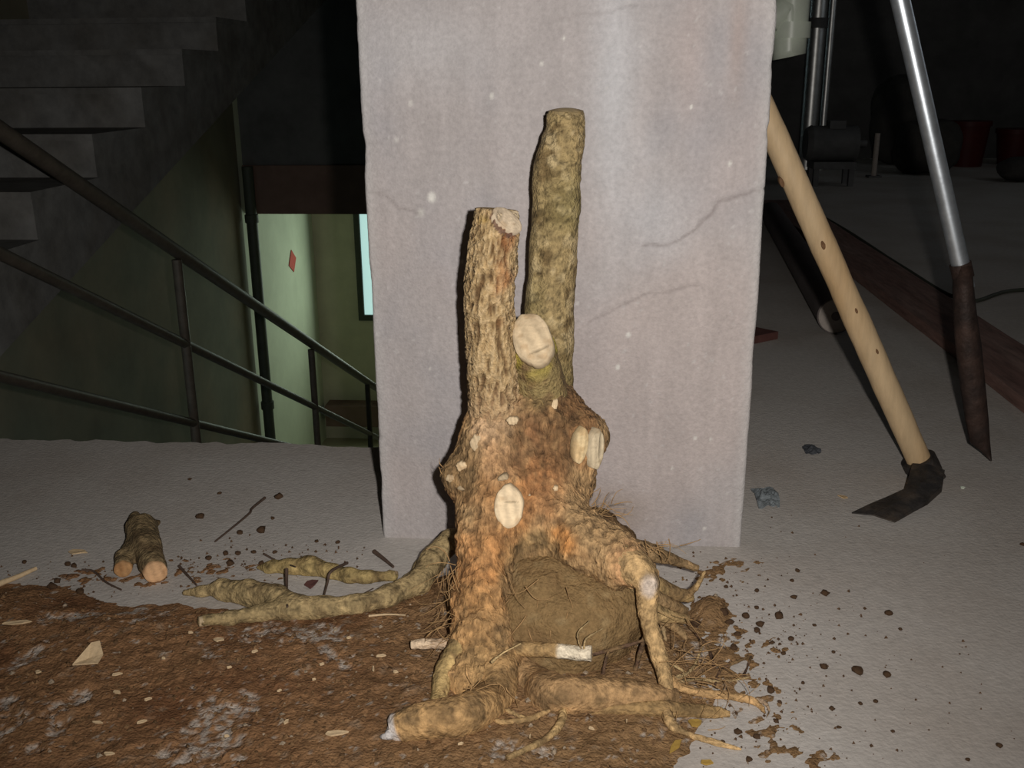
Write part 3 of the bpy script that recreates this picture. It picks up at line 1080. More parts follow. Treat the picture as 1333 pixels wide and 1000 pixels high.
        c = mixc(c, lin(base) * 0.55, sstep(0.0, 0.5, fbm(V, 70, 3, 5)))
        c = mixc(c, np.minimum(lin(base) * 1.5, 0.8), 0.7 * sstep(0.2, 0.6, fbm(V, 45, 3, 6)))
        if tip is not None:
            c = mixc(c, lin(tip[1]), sstep(tip[0] - 0.04, tip[0] + 0.02, u + 0.03 * fbm(V, 80, 2, 3)))
        c = blobs(V, c, spots)
        return mesh(name, V, f, 'root_attr', parent, col=c)
    TAN = (0.47, 0.31, 0.14)
    # thick root to the left with a chalky sawn end
    root([(640, 835, 0.975, 26), (648, 880, 0.935, 30), (640, 912, 0.900, 28), (608, 930, 26), (560, 938, 25), (524, 945, 20), (510, 950, 15)], (0.45, 0.275, 0.12),
         tip=(0.90, (0.66, 0.60, 0.56)), lum=0.003)
    root([(516, 950, 12), (505, 958, 6), (496, 960, 2)], (0.68, 0.64, 0.62), n=12, name='splinter')
    # thick root along the floor to the right
    root([(640, 858, 0.97, 28), (675, 882, 0.950, 29), (700, 897, 0.93, 27), (730, 905, 25), (790, 904, 21), (850, 905, 17), (880, 908, 10)], (0.40, 0.245, 0.115), lum=0.0035)
    root([(740, 920, 9), (790, 922, 9), (850, 922, 10), (905, 925, 9), (950, 930, 4)], (0.36, 0.23, 0.10))
    # shoulder root bending down to the floor, pale rubbed bend
    root([(800, 725, 1.02, 30), (828, 742, 0.996, 24), (842, 760, 0.982, 17), (843, 785, 0.972, 13), (846, 815, 0.960, 11.5), (858, 855, 0.945, 11),
          (867, 890, 0.920, 9.5), (867, 915, 8), (872, 940, 6.5), (890, 953, 5), (925, 965, 4), (965, 976, 2)], (0.50, 0.33, 0.155), sub=14, lum=0.0015,
         spots=[(846, 766, 0.962, 15, (0.56, 0.47, 0.40), 0.9), (844, 748, 0.965, 9, (0.60, 0.47, 0.34), 0.8)])
    # hooked root on the concrete
    root([(868, 880, 0.93, 7), (885, 895, 6), (920, 903, 6), (955, 907, 5.5), (978, 912, 6), (990, 920, 4), (996, 929, 2)], (0.50, 0.31, 0.14), lum=0.001)
    root([(980, 911, 4), (994, 914, 3), (1001, 924, 2), (998, 934, 1.2)], (0.48, 0.34, 0.22), n=10, lum=0.0006)
    # root across the soil with a white sawn end
    root([(650, 842, 0.965, 12), (690, 845, 0.955, 10), (722, 847, 0.950, 10), (748, 850, 0.945, 9), (770, 851, 0.943, 10)], (0.42, 0.27, 0.12),
         tip=(0.56, (0.76, 0.66, 0.50)), lum=0.0012)
    # stubs on the left
    root([(600, 838, 0.975, 8), (560, 838, 0.975, 6.5), (536, 840, 0.975, 6)], (0.55, 0.40, 0.27), tip=(0.5, (0.72, 0.55, 0.38)), lum=0.001)
    root([(585, 872, 0.945, 6), (560, 879, 0.95, 3), (540, 876, 0.955, 2)], (0.50, 0.36, 0.26), lum=0.0006, n=12)
    root([(600, 840, 0.955, 16), (582, 872, 0.935, 15), (572, 905, 0.905, 11), (566, 920, 8)], (0.50, 0.35, 0.15), lum=0.002)
    # looping rootlets below
    root([(728, 905, 0.918, 7), (733, 925, 6), (728, 945, 5.2), (706, 965, 4.5), (660, 987, 4)], (0.52, 0.35, 0.16), n=14, lum=0.0007)
    root([(640, 930, 3), (652, 940, 3.4), (690, 936, 3.4), (722, 921, 3)], (0.48, 0.31, 0.14), n=10, lum=0.0006)
    root([(645, 918, 2), (668, 928, 2.6), (690, 939, 2)], (0.45, 0.30, 0.14), n=10, lum=0.0005)
    # broken roots behind on the right
    BR = (0.33, 0.215, 0.105)
    root([(760, 690, 1.07, 24), (800, 705, 1.10, 15), (835, 716, 1.12, 12), (870, 727, 1.13, 8), (908, 740, 1.14, 4)], BR, lum=0.003)
    root([(790, 700, 1.09, 8), (830, 708, 1.12, 6), (862, 716, 1.14, 4)], (0.42, 0.29, 0.13), n=14)
    root([(830, 745, 1.05, 14), (860, 765, 1.06, 12), (885, 774, 1.065, 9), (900, 778, 1.07, 6)], (0.40, 0.27, 0.12), n=18)
    root([(893, 776, 1.065, 6), (905, 765, 1.06, 4), (918, 744, 1.06, 2.5)], (0.42, 0.28, 0.13), n=12, lum=0.0008)
    root([(835, 770, 1.04, 13), (865, 785, 1.05, 10), (892, 797, 1.06, 7)], BR, n=18)
    root([(840, 790, 1.03, 11), (868, 802, 1.04, 9), (895, 806, 1.05, 6)], (0.38, 0.26, 0.12), n=18)
    root([(848, 800, 1.03, 6), (880, 818, 1.05, 6), (893, 832, 1.045, 3)], BR, n=14)
    root([(862, 812, 1.04, 3), (866, 835, 1.03, 2.5), (862, 860, 1.01, 2)], (0.36, 0.25, 0.13), n=10, lum=0.0006)
    # dark torn rootlets under the clump
    for ctrl in ([(772, 852, 0.96, 2.5), (800, 845, 0.96, 3), (845, 832, 0.965, 2)], [(825, 880, 0.965, 3), (832, 855, 0.965, 3.4), (842, 820, 0.97, 3)],
                 [(756, 880, 0.95, 2.5), (790, 884, 0.955, 2.5), (830, 878, 0.96, 2)], [(783, 888, 0.95, 2.5), (788, 862, 0.95, 2.6), (792, 848, 0.955, 2)],
                 [(930, 895, 2), (940, 872, 2.5), (975, 855, 2)], [(905, 825, 2), (922, 845, 2.6), (930, 870, 2)], [(968, 880, 1.6), (978, 855, 1.6)]):
        root(ctrl, (0.13, 0.075, 0.045), n=10, lum=0.0006, name='rootlet')
    for ctrl in ([(868, 893, 2.2), (905, 884, 2.5), (940, 888, 2), (975, 882, 1.4)], [(872, 885, 2.2), (900, 872, 2.2), (915, 840, 1.3)],
                 [(760, 848, 0.942, 1.6), (763, 832, 0.94, 1.4), (785, 818, 0.94, 1)], [(757, 846, 0.942, 1.4), (752, 825, 0.94, 1.3), (768, 808, 0.942, 0.8)],
                 [(870, 892, 2), (890, 876, 1.8), (868, 862, 1)], [(640, 862, 0.905, 1.6), (655, 850, 0.905, 1.6), (678, 838, 0.915, 1)]):
        root(ctrl, (0.50, 0.36, 0.18), n=8, lum=0.0004, name='rootlet')

    # hair-thin fibres, too many to count
    fb = MB()
    zones = [  # px, py, Y, spread px, drift (px), count, length px
        (585, 770, 1.00, (12, 45), (-14, 24), 26, 42), (590, 830, 0.97, (20, 26), (-25, 12), 16, 36), (700, 790, 0.965, (40, 45), (-4, 26), 14, 50),
        (880, 880, 0.93, (30, 18), (30, 2), 30, 48), (900, 870, 0.97, (40, 30), (18, -14), 26, 38), (870, 820, 1.0, (25, 40), (6, 22), 22, 40),
        (780, 668, 1.09, (24, 16), (16, -12), 22, 26), (850, 715, 1.09, (40, 14), (18, 8), 14, 30), (590, 605, 1.08, (14, 16), (-14, 4), 8, 14),
        (640, 900, 0.88, (40, 20), (0, 16), 12, 30), (560, 955, 0.85, (40, 4), (-4, 10), 10, 14), (930, 895, 0.92, (35, 20), (18, 2), 22, 40),
        (905, 940, 0.885, (30, 16), (10, 6), 10, 24), (740, 660, 1.08, (14, 10), (18, -6), 8, 18)]
    for px, py, Y, sp, dr, cnt, ln in zones:
        for _ in range(int(cnt * (0.55 if px > 860 else 1.0))):
            x, y = px + random.uniform(-1, 1) * sp[0], py + random.uniform(-1, 1) * sp[1]
            yy = Y + random.uniform(-0.01, 0.01)
            dx, dy = dr[0] + random.gauss(0, 14), dr[1] + random.gauss(0, 14)
            L = math.hypot(dx, dy) + 1e-6
            dx, dy = dx / L, dy / L
            k = random.uniform(-0.25, 0.25)
            pts = []
            for _s in range(6):
                p = P(x, y, yy)
                if p[2] < 0.001:
                    p = FL(x, y, 0.001)
                pts.append(p)
                st = ln / 5 * random.uniform(0.7, 1.3)
                x, y = x + dx * st, y + dy * st
                c_, s_ = math.cos(k), math.sin(k)
                dx, dy = c_ * dx - s_ * dy, s_ * dx + c_ * dy
                k += random.uniform(-0.22, 0.22)
                yy += random.uniform(-0.004, 0.003)
            r0 = random.uniform(0.0003, 0.0008)
            v, f, _ = tube(pts, np.linspace(r0, r0 * 0.5, 6), n=4, sub=2)
            fb.add(v, [tuple(q) for q in f])
    o = fb.build('root_fibers', 'fiber', STUMP, smooth=True)
    o['kind'] = 'stuff'


make_stump()


# ================================================================== SOIL ON THE FLOOR
SCRAPED = [[(288, 955), (278, 990), 38], [(258, 925), (272, 955), 20], [(330, 985), (300, 1000), 22], [(340, 824), (420, 832), 20], [(400, 840), (450, 872), 9],
           [(0, 890), (55, 850), 10], [(0, 968), (105, 918), 11], [(60, 815), (180, 798), 9], [(0, 930), (60, 950), 12], [(40, 990), (80, 960), 12],
           [(660, 990), (720, 985), 15], [(555, 885), (575, 880), 9], [(890, 945), (930, 930), 14], [(220, 800), (180, 815), 6],
           [(900, 850), (935, 838), 14], [(915, 910), (960, 930), 16], [(265, 845), (275, 862), 7], [(860, 960), (880, 935), 8]]


def make_soil():
    xs = np.arange(-1.18, 0.36, 0.0026)
    ys = np.arange(0.60, 1.26, 0.0030)
    X, Yg = np.meshgrid(xs, ys, indexing='ij')
    Q = np.stack([X.ravel(), Yg.ravel()], 1)
    Q3 = np.column_stack([Q, np.zeros(len(Q))])
    sd = soil_sd(Q) + 0.026 * fbm(Q3, 13, 4, 3) + 0.009 * fbm(Q3, 70, 2, 4)
    hgt = 0.010 * sstep(-0.004, 0.07, sd) + 0.0065 * sstep(0.0, 0.05, sd) * fbm(Q3, 17, 4, 5) + 0.0042 * np.maximum(fbm(Q3, 75, 4, 6), -0.1) * sstep(-0.01, 0.03, sd)
    scr = np.zeros(len(Q))
    SN = 1.9 * fbm(Q3, 110, 4, 8) + 1.3 * fbm(Q3, 35, 2, 18) + 0.1
    for a, b, r in SCRAPED:
        pa, pb = FL(*a)[:2], FL(*b)[:2]
        rr = r * zc(FL(*a)) / F
        D = seg_dist(Q, pa, pb) / (rr * 1.35) + SN
        scr = np.maximum(scr, sstep(0.75, 0.45, D))
    hgt = np.where(sd > 0, hgt, np.maximum(sd * 0.15, -0.004))
    hgt = hgt * (1 - 0.3 * scr) + 0.0005 * scr
    # mounds of crumbs lying loose on the concrete
    for px, py, r, hh in [(925, 797, 30, 0.014), (880, 870, 30, 0.006), (940, 880, 24, 0.004)]:
        q = FL(px, py)[:2]
        rr = r * zc(FL(px, py)) / F
        e = np.linalg.norm((Q - q) * [1, 0.8], axis=1) / rr + 0.5 * fbm(Q3, 60, 3, 9)
        hgt = np.maximum(hgt, hh * sstep(1.1, 0.1, e) - 0.0006)
    # thin smears and grains of dirt trodden over the concrete
    gr = 0.9 * fbm(Q3, 120, 3, 41) + 0.5 * fbm(Q3, 30, 2, 42)
    for px, py, rx, ry, w in [(935, 850, 75, 80, 0.22), (1040, 985, 60, 36, 0.06), (985, 930, 60, 40, 0.16), (300, 745, 130, 26, 0.05), (930, 745, 60, 30, 0.12), (140, 755, 120, 16, 0.2)]:
        q = FL(px, py)[:2]
        ex, ey = FL(px + rx, py)[0] - q[0], abs(FL(px, py + ry)[1] - q[1])
        e = np.hypot((Q[:, 0] - q[0]) / ex, (Q[:, 1] - q[1]) / ey)
        m = gr + w - 0.62 * e
        hgt = np.maximum(hgt, np.clip(m * 0.006, -0.004, 0.0022))
    fine = 0.0014 * fbm(Q3, 190, 2, 10)
    V = np.column_stack([Q, hgt + fine * sstep(-0.001, 0.004, hgt)])
    keep = V[:, 2] > 0
    c = np.tile(lin((0.26, 0.140, 0.068)), (len(V), 1))
    c = mixc(c, lin((0.175, 0.084, 0.040)), sstep(-0.1, 0.4, fbm(Q3, 11, 3, 11)))
    c = mixc(c, lin((0.265, 0.165, 0.080)), sstep(-0.40, 0.0, Q[:, 0] + 0.1 * fbm(Q3, 8, 2, 2)) * 0.75)
    c = mixc(c, lin((0.28, 0.205, 0.14)), 0.55 * sstep(0.25, 0.6, fbm(Q3, 75, 3, 12)))
    c = mixc(c, lin((0.43, 0.375, 0.325)), np.clip(0.9 * scr * sstep(-0.30, 0.15, fbm(Q3, 170, 2, 13)), 0, 1))
    c *= (1 + 0.4 * fbm(Q3, 130, 3, 15))[:, None]
    c = mixc(c, lin((0.40, 0.35, 0.30)), 0.8 * sstep(0.50, 0.62, fbm(Q3, 150, 2, 14)))
    nx, ny = len(xs), len(ys)
    idx = np.arange(nx * ny).reshape(nx, ny)
    f = np.stack([idx[:-1, :-1], idx[1:, :-1], idx[1:, 1:], idx[:-1, 1:]], -1).reshape(-1, 4)
    f = f[keep[f].any(1)]
    used = np.unique(f)
    remap = -np.ones(len(V), np.int64)
    remap[used] = np.arange(len(used))
    Vs, Fs, Cs = V[used], remap[f].tolist(), c[used]
    # loose grains and lumps lying in it
    gi = RNG.choice(np.flatnonzero((hgt[used] > 0.003)), 7000, replace=True)
    oct_ = np.array([(1, 0, 0), (0, 1, 0), (-1, 0, 0), (0, -1, 0), (0, 0, 1.0)])
    R = 0.0008 + 0.0040 * RNG.random(len(gi)) ** 4
    ang = RNG.random(len(gi)) * 6.28
    base = Vs[gi] + np.column_stack([RNG.normal(0, 0.002, (len(gi), 2)), np.full(len(gi), -0.0003)])
    tone = np.where(RNG.random(len(gi)) < 0.10, 1.9, RNG.uniform(0.55, 1.25, len(gi)))
    ca, sa = np.cos(ang), np.sin(ang)
    G = np.zeros((len(gi), 5, 3))
    jj = RNG.uniform(0.6, 1.2, (len(gi), 5))
    for k in range(5):
        x, y, z = oct_[k]
        G[:, k, 0] = base[:, 0] + R * jj[:, k] * (ca * x - sa * y)
        G[:, k, 1] = base[:, 1] + R * jj[:, k] * (sa * x + ca * y)
        G[:, k, 2] = base[:, 2] + R * jj[:, k] * z * 0.9
    n0 = len(Vs)
    for i in range(len(gi)):
        b0 = n0 + 5 * i
        Fs += [[b0, b0 + 1, b0 + 4], [b0 + 1, b0 + 2, b0 + 4], [b0 + 2, b0 + 3, b0 + 4], [b0 + 3, b0, b0 + 4]]
    gc = np.repeat(np.where(tone[:, None] > 1.5, lin((0.36, 0.28, 0.20)), lin((0.215, 0.125, 0.062)) * tone[:, None]), 5, 0)
    o = mesh('soil', np.vstack([Vs, G.reshape(-1, 3)]), Fs, 'soil_attr', at=(-0.3, 0.95, 0), col=np.vstack([Cs, gc]))
    o['kind'] = 'stuff'
    tag(o, 'reddish brown loose soil spread over the concrete floor under the stump', 'soil')


make_soil()


# ---- clods
def clod_mesh(seed):
    me = bpy.data.meshes.new('soil_clod')
    import bmesh
    bm = bmesh.new()
    bmesh.ops.create_icosphere(bm, subdivisions=2, radius=1.0)
    co = np.array([v.co[:] for v in bm.verts])
    d = 1 + 0.55 * fbm(co, 1.3, 3, seed)
    for v, k in zip(bm.verts, d):
        v.co = v.co * k
        v.co.z *= 0.7
    bm.to_mesh(me)
    bm.free()
    me.polygons.foreach_set('use_smooth', np.ones(len(me.polygons), bool))
    me.materials.append(MATS['soil_clod'])
    return me


CLODS = [clod_mesh(i) for i in range(5)]
clod_px = [(363, 649, 6), (340, 693, 7), (261, 674, 5), (88, 736, 4), (96, 738, 4), (32, 733, 3), (247, 625, 2.5), (286, 643, 2.5), (312, 695, 4), (355, 676, 3),
           (294, 722, 4), (310, 722, 4), (272, 728, 4), (330, 720, 3), (340, 735, 4), (300, 735, 5), (412, 706, 3), (440, 707, 3), (358, 720, 3),
           (971, 804, 6), (1014, 804, 6), (989, 815, 6), (985, 822, 4), (960, 827, 4), (1030, 833, 4), (1074, 774, 5), (1033, 779, 4), (1038, 744, 3),
           (1031, 757, 3), (1157, 800, 5), (1072, 870, 6), (1117, 876, 7), (1155, 880, 5), (1120, 917, 3), (1140, 914, 3), (1083, 924, 4), (1092, 948, 3),
           (1301, 972, 4), (1331, 710, 3), (985, 792, 3), (1005, 838, 3), (1020, 852, 3), (1162, 953, 2.5), (1260, 990, 3), (1003, 901, 6), (1010, 940, 4),
           (960, 955, 5), (985, 960, 4), (940, 968, 4), (975, 990, 4), (1060, 815, 2.5), (1085, 850, 2.5), (1045, 890, 2.5), (1015, 915, 3), (68, 766, 6),
           (75, 758, 5), (105, 772, 5), (985, 770, 3), (945, 765, 3), (955, 845, 5), (940, 800, 8), (905, 815, 7), (950, 812, 5), (1172, 820, 2.5)]
for i, (px, py, r) in enumerate(clod_px):
    q = FL(px, py)
    rr = RP(r, q)
    o = bpy.data.objects.new('soil_clod', CLODS[i % 5])
    link(o)
    o.location = (q[0], q[1], soil_h(q[0], q[1]) + rr * 0.48)
    o.scale = (rr * random.uniform(0.85, 1.2), rr * random.uniform(0.85, 1.2), rr)
    o.rotation_euler = (0, 0, random.uniform(0, 6))
    if px < 700:
        tag(o, 'small dark soil clod on concrete around the sawn log and cut branches', 'soil clod', 'soil clods by the cut branches')
    else:
        tag(o, 'small dark soil clod on concrete between the stump roots and the hoe', 'soil clod', 'soil clods by the stump roots')

# crumbs too small to count
cr = MB()
for _ in range(800):
    t = random.random()
    if t < 0.40:
        px, py = random.gauss(960, 60), random.gauss(850, 70)
    elif t < 0.62:
        px, py = random.gauss(1070, 130), random.gauss(860, 90)
    elif t < 0.85:
        px, py = random.uniform(230, 480), random.gauss(730, 16)
    else:
        px, py = random.uniform(0, 260), random.gauss(752, 12)
    if not (0 < px < 1340 and 600 < py < 1010):
        continue
    q = FL(px, py)
    if float(soil_sd(q[None, :2])[0]) > 0.02 or (PX0 - .01 < q[0] < PX1 + .01 and q[1] > PY0 - .01):
        continue
    r = 0.0007 + 0.0022 * random.random() ** 2.5
    h = r * 1.2
    a = random.uniform(0, 3)
    pts = [(q[0] + r * random.uniform(.7, 1.2) * math.cos(a + k * 2.1), q[1] + r * random.uniform(.7, 1.2) * math.sin(a + k * 2.1), 0.0001) for k in range(3)]
    cr.add(pts + [(q[0], q[1], h)], [(0, 1, 3), (1, 2, 3), (2, 0, 3)])
o = cr.build('soil_crumbs', 'soil_clod', at=(0.1, 1.0, 0))
o['kind'] = 'stuff'
tag(o, 'fine dark crumbs of soil sprinkled over the concrete floor', 'soil crumbs')


# ---- wood chips, one by one
def chip(px, py, w, h, ang, label, material='chip_wood', group=None, curl=0.25, name='wood_chip', outline=None, tilt=0.0):
    q = FL(px, py)
    z = soil_h(q[0], q[1]) + 0.0035
    s = zc(q) / F
    rj = random.uniform
    out = outline or [(-1, rj(-.3, .1)), (rj(-.7, -.3), rj(-.7, -.2)), (rj(.1, .5), rj(-.6, -.2)), (1, rj(-.4, .1)), (rj(.3, .7), rj(.1, .5)), (rj(-.4, 0), rj(.2, .6)), (-0.8, rj(.1, .4))]
    ca, sa = math.cos(ang), math.sin(ang)
    pts = []
    for a, b in out:
        a, b = a * w * s, b * h * s * 2.0
        x, y = ca * a - sa * b, sa * a + ca * b
        pts.append((q[0] + x, q[1] + y, z + curl * 0.004 + curl * 0.25 * abs(a) + (0.003 * curl if b > 0 else 0) + tilt * max(0.0, y)))
    ctr = (q[0], q[1], z + 0.0012)
    n = len(pts)
    v = pts + [ctr] + [(p[0], p[1], p[2] - 0.0016) for p in pts] + [(q[0], q[1], z - 0.0006)]
    f = [(i, (i + 1) % n, n) for i in range(n)] + [(n + 1 + (i + 1) % n, n + 1 + i, 2 * n + 1) for i in range(n)]
    f += [(i, n + 1 + i, n + 1 + (i + 1) % n, (i + 1) % n) for i in range(n)]
    o = MB().add(v, f).build(name, material, at=(q[0], q[1], z))
    return tag(o, label, 'wood chip' if name == 'wood_chip' else name.split('_')[-1], group)


chip(118, 873, 19, 12, 0.75, 'largest pale wedge-shaped wood chip lying on the brown soil', outline=[(-1.1, -0.1), (0.3, -0.75), (0.85, -0.35), (0.95, 0.3), (0.45, 0.55)], tilt=0.8)
chip(25, 825, 18, 6, 0.3, 'long pale wood chip on the soil near the yellowish splinter')
chip(440, 971, 15, 4, 0.25, 'thin pale wood chip on soil beside the chalky root end')
chip(285, 847, 5, 8, 1.2, 'small bright wood chip below the cut green branch')
chip(103, 722, 13, 5, 0.0, 'pale wood chip on bare concrete beside the sawn forked log')
SM = [(487, 886, 7, 3, 1.9), (497, 869, 8, 3, 0.6), (516, 890, 4, 3, 0), (130, 957, 9, 3, .3), (155, 893, 8, 3, 0.1), (155, 917, 7, 3, 0), (195, 926, 6, 2.5, 0.2), (187, 956, 8, 2.5, 0.4),
      (297, 975, 4, 3, 0), (374, 956, 6, 4, 0.9), (333, 863, 5, 3, 0.2), (53, 890, 5, 4, 0.2), (365, 915, 4, 2, 0.5), (300, 884, 4, 2, 0.2), (250, 838, 4, 3, 0.6), (690, 975, 5, 2, 1.4),
      (770, 965, 5, 3, 0), (600, 985, 5, 2.5, 0.3), (145, 998, 9, 5, 0.1), (455, 845, 4, 2, 0.5), (815, 955, 4, 2, 1.2), (420, 880, 4, 2, 0.3), (215, 872, 3, 2, 0.1), (410, 900, 3, 2, 0.7)]
for px, py, w, h, a in SM:
    chip(px, py, w * 0.8, h * 0.6, a + random.uniform(-0.4, 0.4), 'tiny pale wood shaving scattered on the brown soil', group='tiny wood shavings on the soil')
chip(1097, 650, 4, 6, 1.0, 'tiny orange brown flake on concrete beside the hoe blade', name='bark_flake', material='handle_wood')
chip(1253, 638, 3, 3, 0.0, 'tiny white speck of plaster on concrete by the hoe socket', name='plaster_fleck', material='pvc')
chip(905, 945, 9, 9, 0.6, 'yellowish dead leaf lying under the roots on the concrete', name='dead_leaf', material='leaf_yellow')
chip(880, 975, 5, 14, -0.45, 'narrow ochre leaf strip at the soil edge near the camera', name='dead_leaf', material='leaf_yellow')
chip(920, 997, 8, 4, 0.1, 'bright yellow leaf scrap at the front of the concrete', name='dead_leaf', material='leaf_yellow')


def twig(pts, label, r=1.6, material='twig_dark', lift=0.0, name='twig'):
    w = []
    for p in pts:
        q = FL(p[0], p[1])
        w.append(FL(p[0], p[1], soil_h(q[0], q[1]) + RP(r, q) * 0.9 + (p[2] if len(p) > 2 else 0) + 0.001))
    v, f, _ = tube(w, np.linspace(1, 0.6, len(w)) * RP(r, w[0]), n=8, sub=5)
    o = mesh(name, v, f, material, at=w[0])
    return tag(o, label, name.split('_')[-1])


twig([(345, 648), (328, 662), (325, 668), (305, 685), (280, 705)], 'long thin dark twig lying alone on the concrete left of the pillar', 1.8)
twig([(107, 742), (122, 744), (138, 758), (158, 768)], 'short dark bent twig on concrete by the sawn forked log', 1.8)
twig([(233, 737), (245, 750), (256, 762)], 'short dark twig between the forked log and the green branch', 2.0)
twig([(-6, 762), (20, 752), (47, 740)], 'yellowish split wood splinter at the soil edge', 4.5, 'chip_wood', name='wood_splinter')
twig([(343, 721), (362, 731), (385, 738, 0.02)], 'dark twig with a kink resting over the upper green branch', 1.5)
twig([(373, 741, 0.022), (373, 765, 0.012), (374, 790, 0.022)], 'dark straight twig crossing upright over both cut branches', 2.4)
twig([(452, 733, 0.014), (431, 744, 0.026), (426, 760, 0.012), (421, 778, 0.008)], 'forked dark twig crossing the upper branch near its middle', 2.0)
twig([(487, 718), (500, 728), (512, 738)], 'short brown bark strip beside the foot of the pillar', 3.0)
twig([(455, 785, 0.01), (470, 775, 0.008), (486, 766, 0.004)], 'thin grey twig lying along the thick cut branch', 1.2)
twig([(480, 802), (505, 800), (528, 801)], 'pale straw-like stalk on soil below the thick cut branch', 1.6, 'chip_wood')


# ================================================================== CUT BRANCHES AND LOG
def branchy(name, prims, label, cat, base, dark, res=0.0026, k=0.010, at=None, amp=0.0022):
    V, Q = implicit(prims, res, k, clip_z=0.0005)
    V = relax(V, Q, 1)
    n = vnormals(V, Q)
    V = V + n * (amp * fbm(V, 40, 3, 1) + 0.0009 * fbm(V, 140, 2, 2))[:, None]
    V[:, 2] = np.maximum(V[:, 2], 0.0005)
    c = np.tile(lin(base), (len(V), 1))
    c = mixc(c, lin(dark), sstep(-0.05, 0.5, fbm(V, 45, 3, 4)))
    c = mixc(c, lin(base) * 1.45, 0.7 * sstep(0.2, 0.55, fbm(V, 60, 3, 5)))
    c *= ((1 + 0.35 * fbm(V, 150, 2, 61)) * (1 - 0.5 * sstep(0.10, 0.0, np.abs(fbm(V, 48, 3, 62)))))[:, None]
    root = empty(name, at)
    tag(root, label, cat)
    mesh('wood', V, Q, 'root_attr', root, col=c)
    return root


def fchain(*pts):
    q = [CFS(*p) for p in pts]
    return [(q[i][0], q[i][1], q[i + 1][0], q[i + 1][1]) for i in range(len(q) - 1)]


def CFS(px, py, r, lift=0.0):
    p = FL(px, py, 0.01)
    rr = RP(r, p)
    h = soil_h(p[0], p[1])
    return FL(px, py, rr * 0.8 + h + lift), rr


b1 = branchy('cut_branch', fchain((588, 702, 14, 0.03), (564, 730, 16, 0.012), (545, 758, 15), (505, 777, 13), (462, 789, 13), (420, 792, 14), (380, 794, 15), (345, 798, 12), (300, 805, 8), (264, 808, 7))
             + fchain((395, 790, 12, 0.006), (360, 775, 13, 0.008), (325, 768, 12, 0.008), (290, 765, 10, 0.006), (262, 770, 6, 0.003), (240, 772, 4))
             + fchain((370, 788, 12), (325, 780, 9), (290, 776, 7)) + fchain((575, 715, 12, 0.02), (550, 738, 9), (530, 756, 6), (520, 762, 4)),
             'long grey-brown cut root branch with forked ends lying behind the stump', 'branch', (0.36, 0.265, 0.13), (0.21, 0.145, 0.07), at=FL(420, 800))
for (px, py, r, l, tn, lab) in [(264, 808, 7, .0, 1.0, None), (243, 771, 4, .0, 0.8, None)]:
    p, rr = CFS(px, py, r)
    disc_face('cut_face', p + np.array([-rr * 0.6, -rr * .4, 0]), (-0.85, -0.5, 0.1), rr * 0.95, rr * 0.95, 0, b1, tone=PALE * tn, dome=0.001)
b2 = branchy('cut_branch', fchain((511, 750, 7), (480, 752, 8), (455, 750, 9), (431, 744, 9), (405, 737, 12), (378, 738, 10), (352, 739, 8), (336, 739, 4)),
             'shorter green-barked cut branch lying on concrete beyond the forked one', 'branch', (0.34, 0.25, 0.105), (0.19, 0.13, 0.055), at=FL(430, 750))
p, rr = CFS(511, 750, 7)
disc_face('cut_face', p + np.array([rr * .7, 0, 0]), (0.95, -0.3, 0), rr * .9, rr * .9, 0, b2, tone=PALE * 0.7, dome=0.001)
chip(404, 765, 9, 12, -0.7, 'reddish brown curled bark scrap between the two cut branches', name='bark_scrap', material='brick_red')

# forked sawn log
def LG(px, py, r, lift=0.0):
    p = FL(px, py, 0.02)
    rr = RP(r, p)
    return FL(px, py, rr * 0.9 + lift), rr


lp = []
A = [LG(184, 688, 20), LG(190, 712, 19), LG(200, 738, 16)]
B = [LG(172, 712, 10), LG(163, 726, 12), LG(161, 736, 12)]
for ch in (A, B):
    lp += [(ch[i][0], ch[i][1], ch[i + 1][0], ch[i + 1][1]) for i in range(2)]
D = [LG(172, 682, 8), LG(176, 672, 7)]
lp += [(D[0][0], D[0][1], D[1][0], D[1][1])]
e = LG(205, 680, 4, 0.015)
lp += [(A[0][0], 0.008, e[0], e[1])]
log = branchy('sawn_log', lp, 'short forked sawn log with two pale orange cut ends on concrete', 'log', (0.23, 0.165, 0.085), (0.15, 0.10, 0.05), at=FL(185, 740), k=0.008)
for ch, tone, off in ((A, (0.60, 0.36, 0.19), 1.0), (B, (0.42, 0.23, 0.10), 1.0)):
    d = ch[2][0] - ch[1][0]
    d /= np.linalg.norm(d)
    disc_face('cut_face', ch[2][0] + d * ch[2][1] * off, d + np.array([0.0, 0, 0.15]), ch[2][1] * 0.93, ch[2][1] * 0.9, 0, log, tone=lin(tone), dome=0.001)


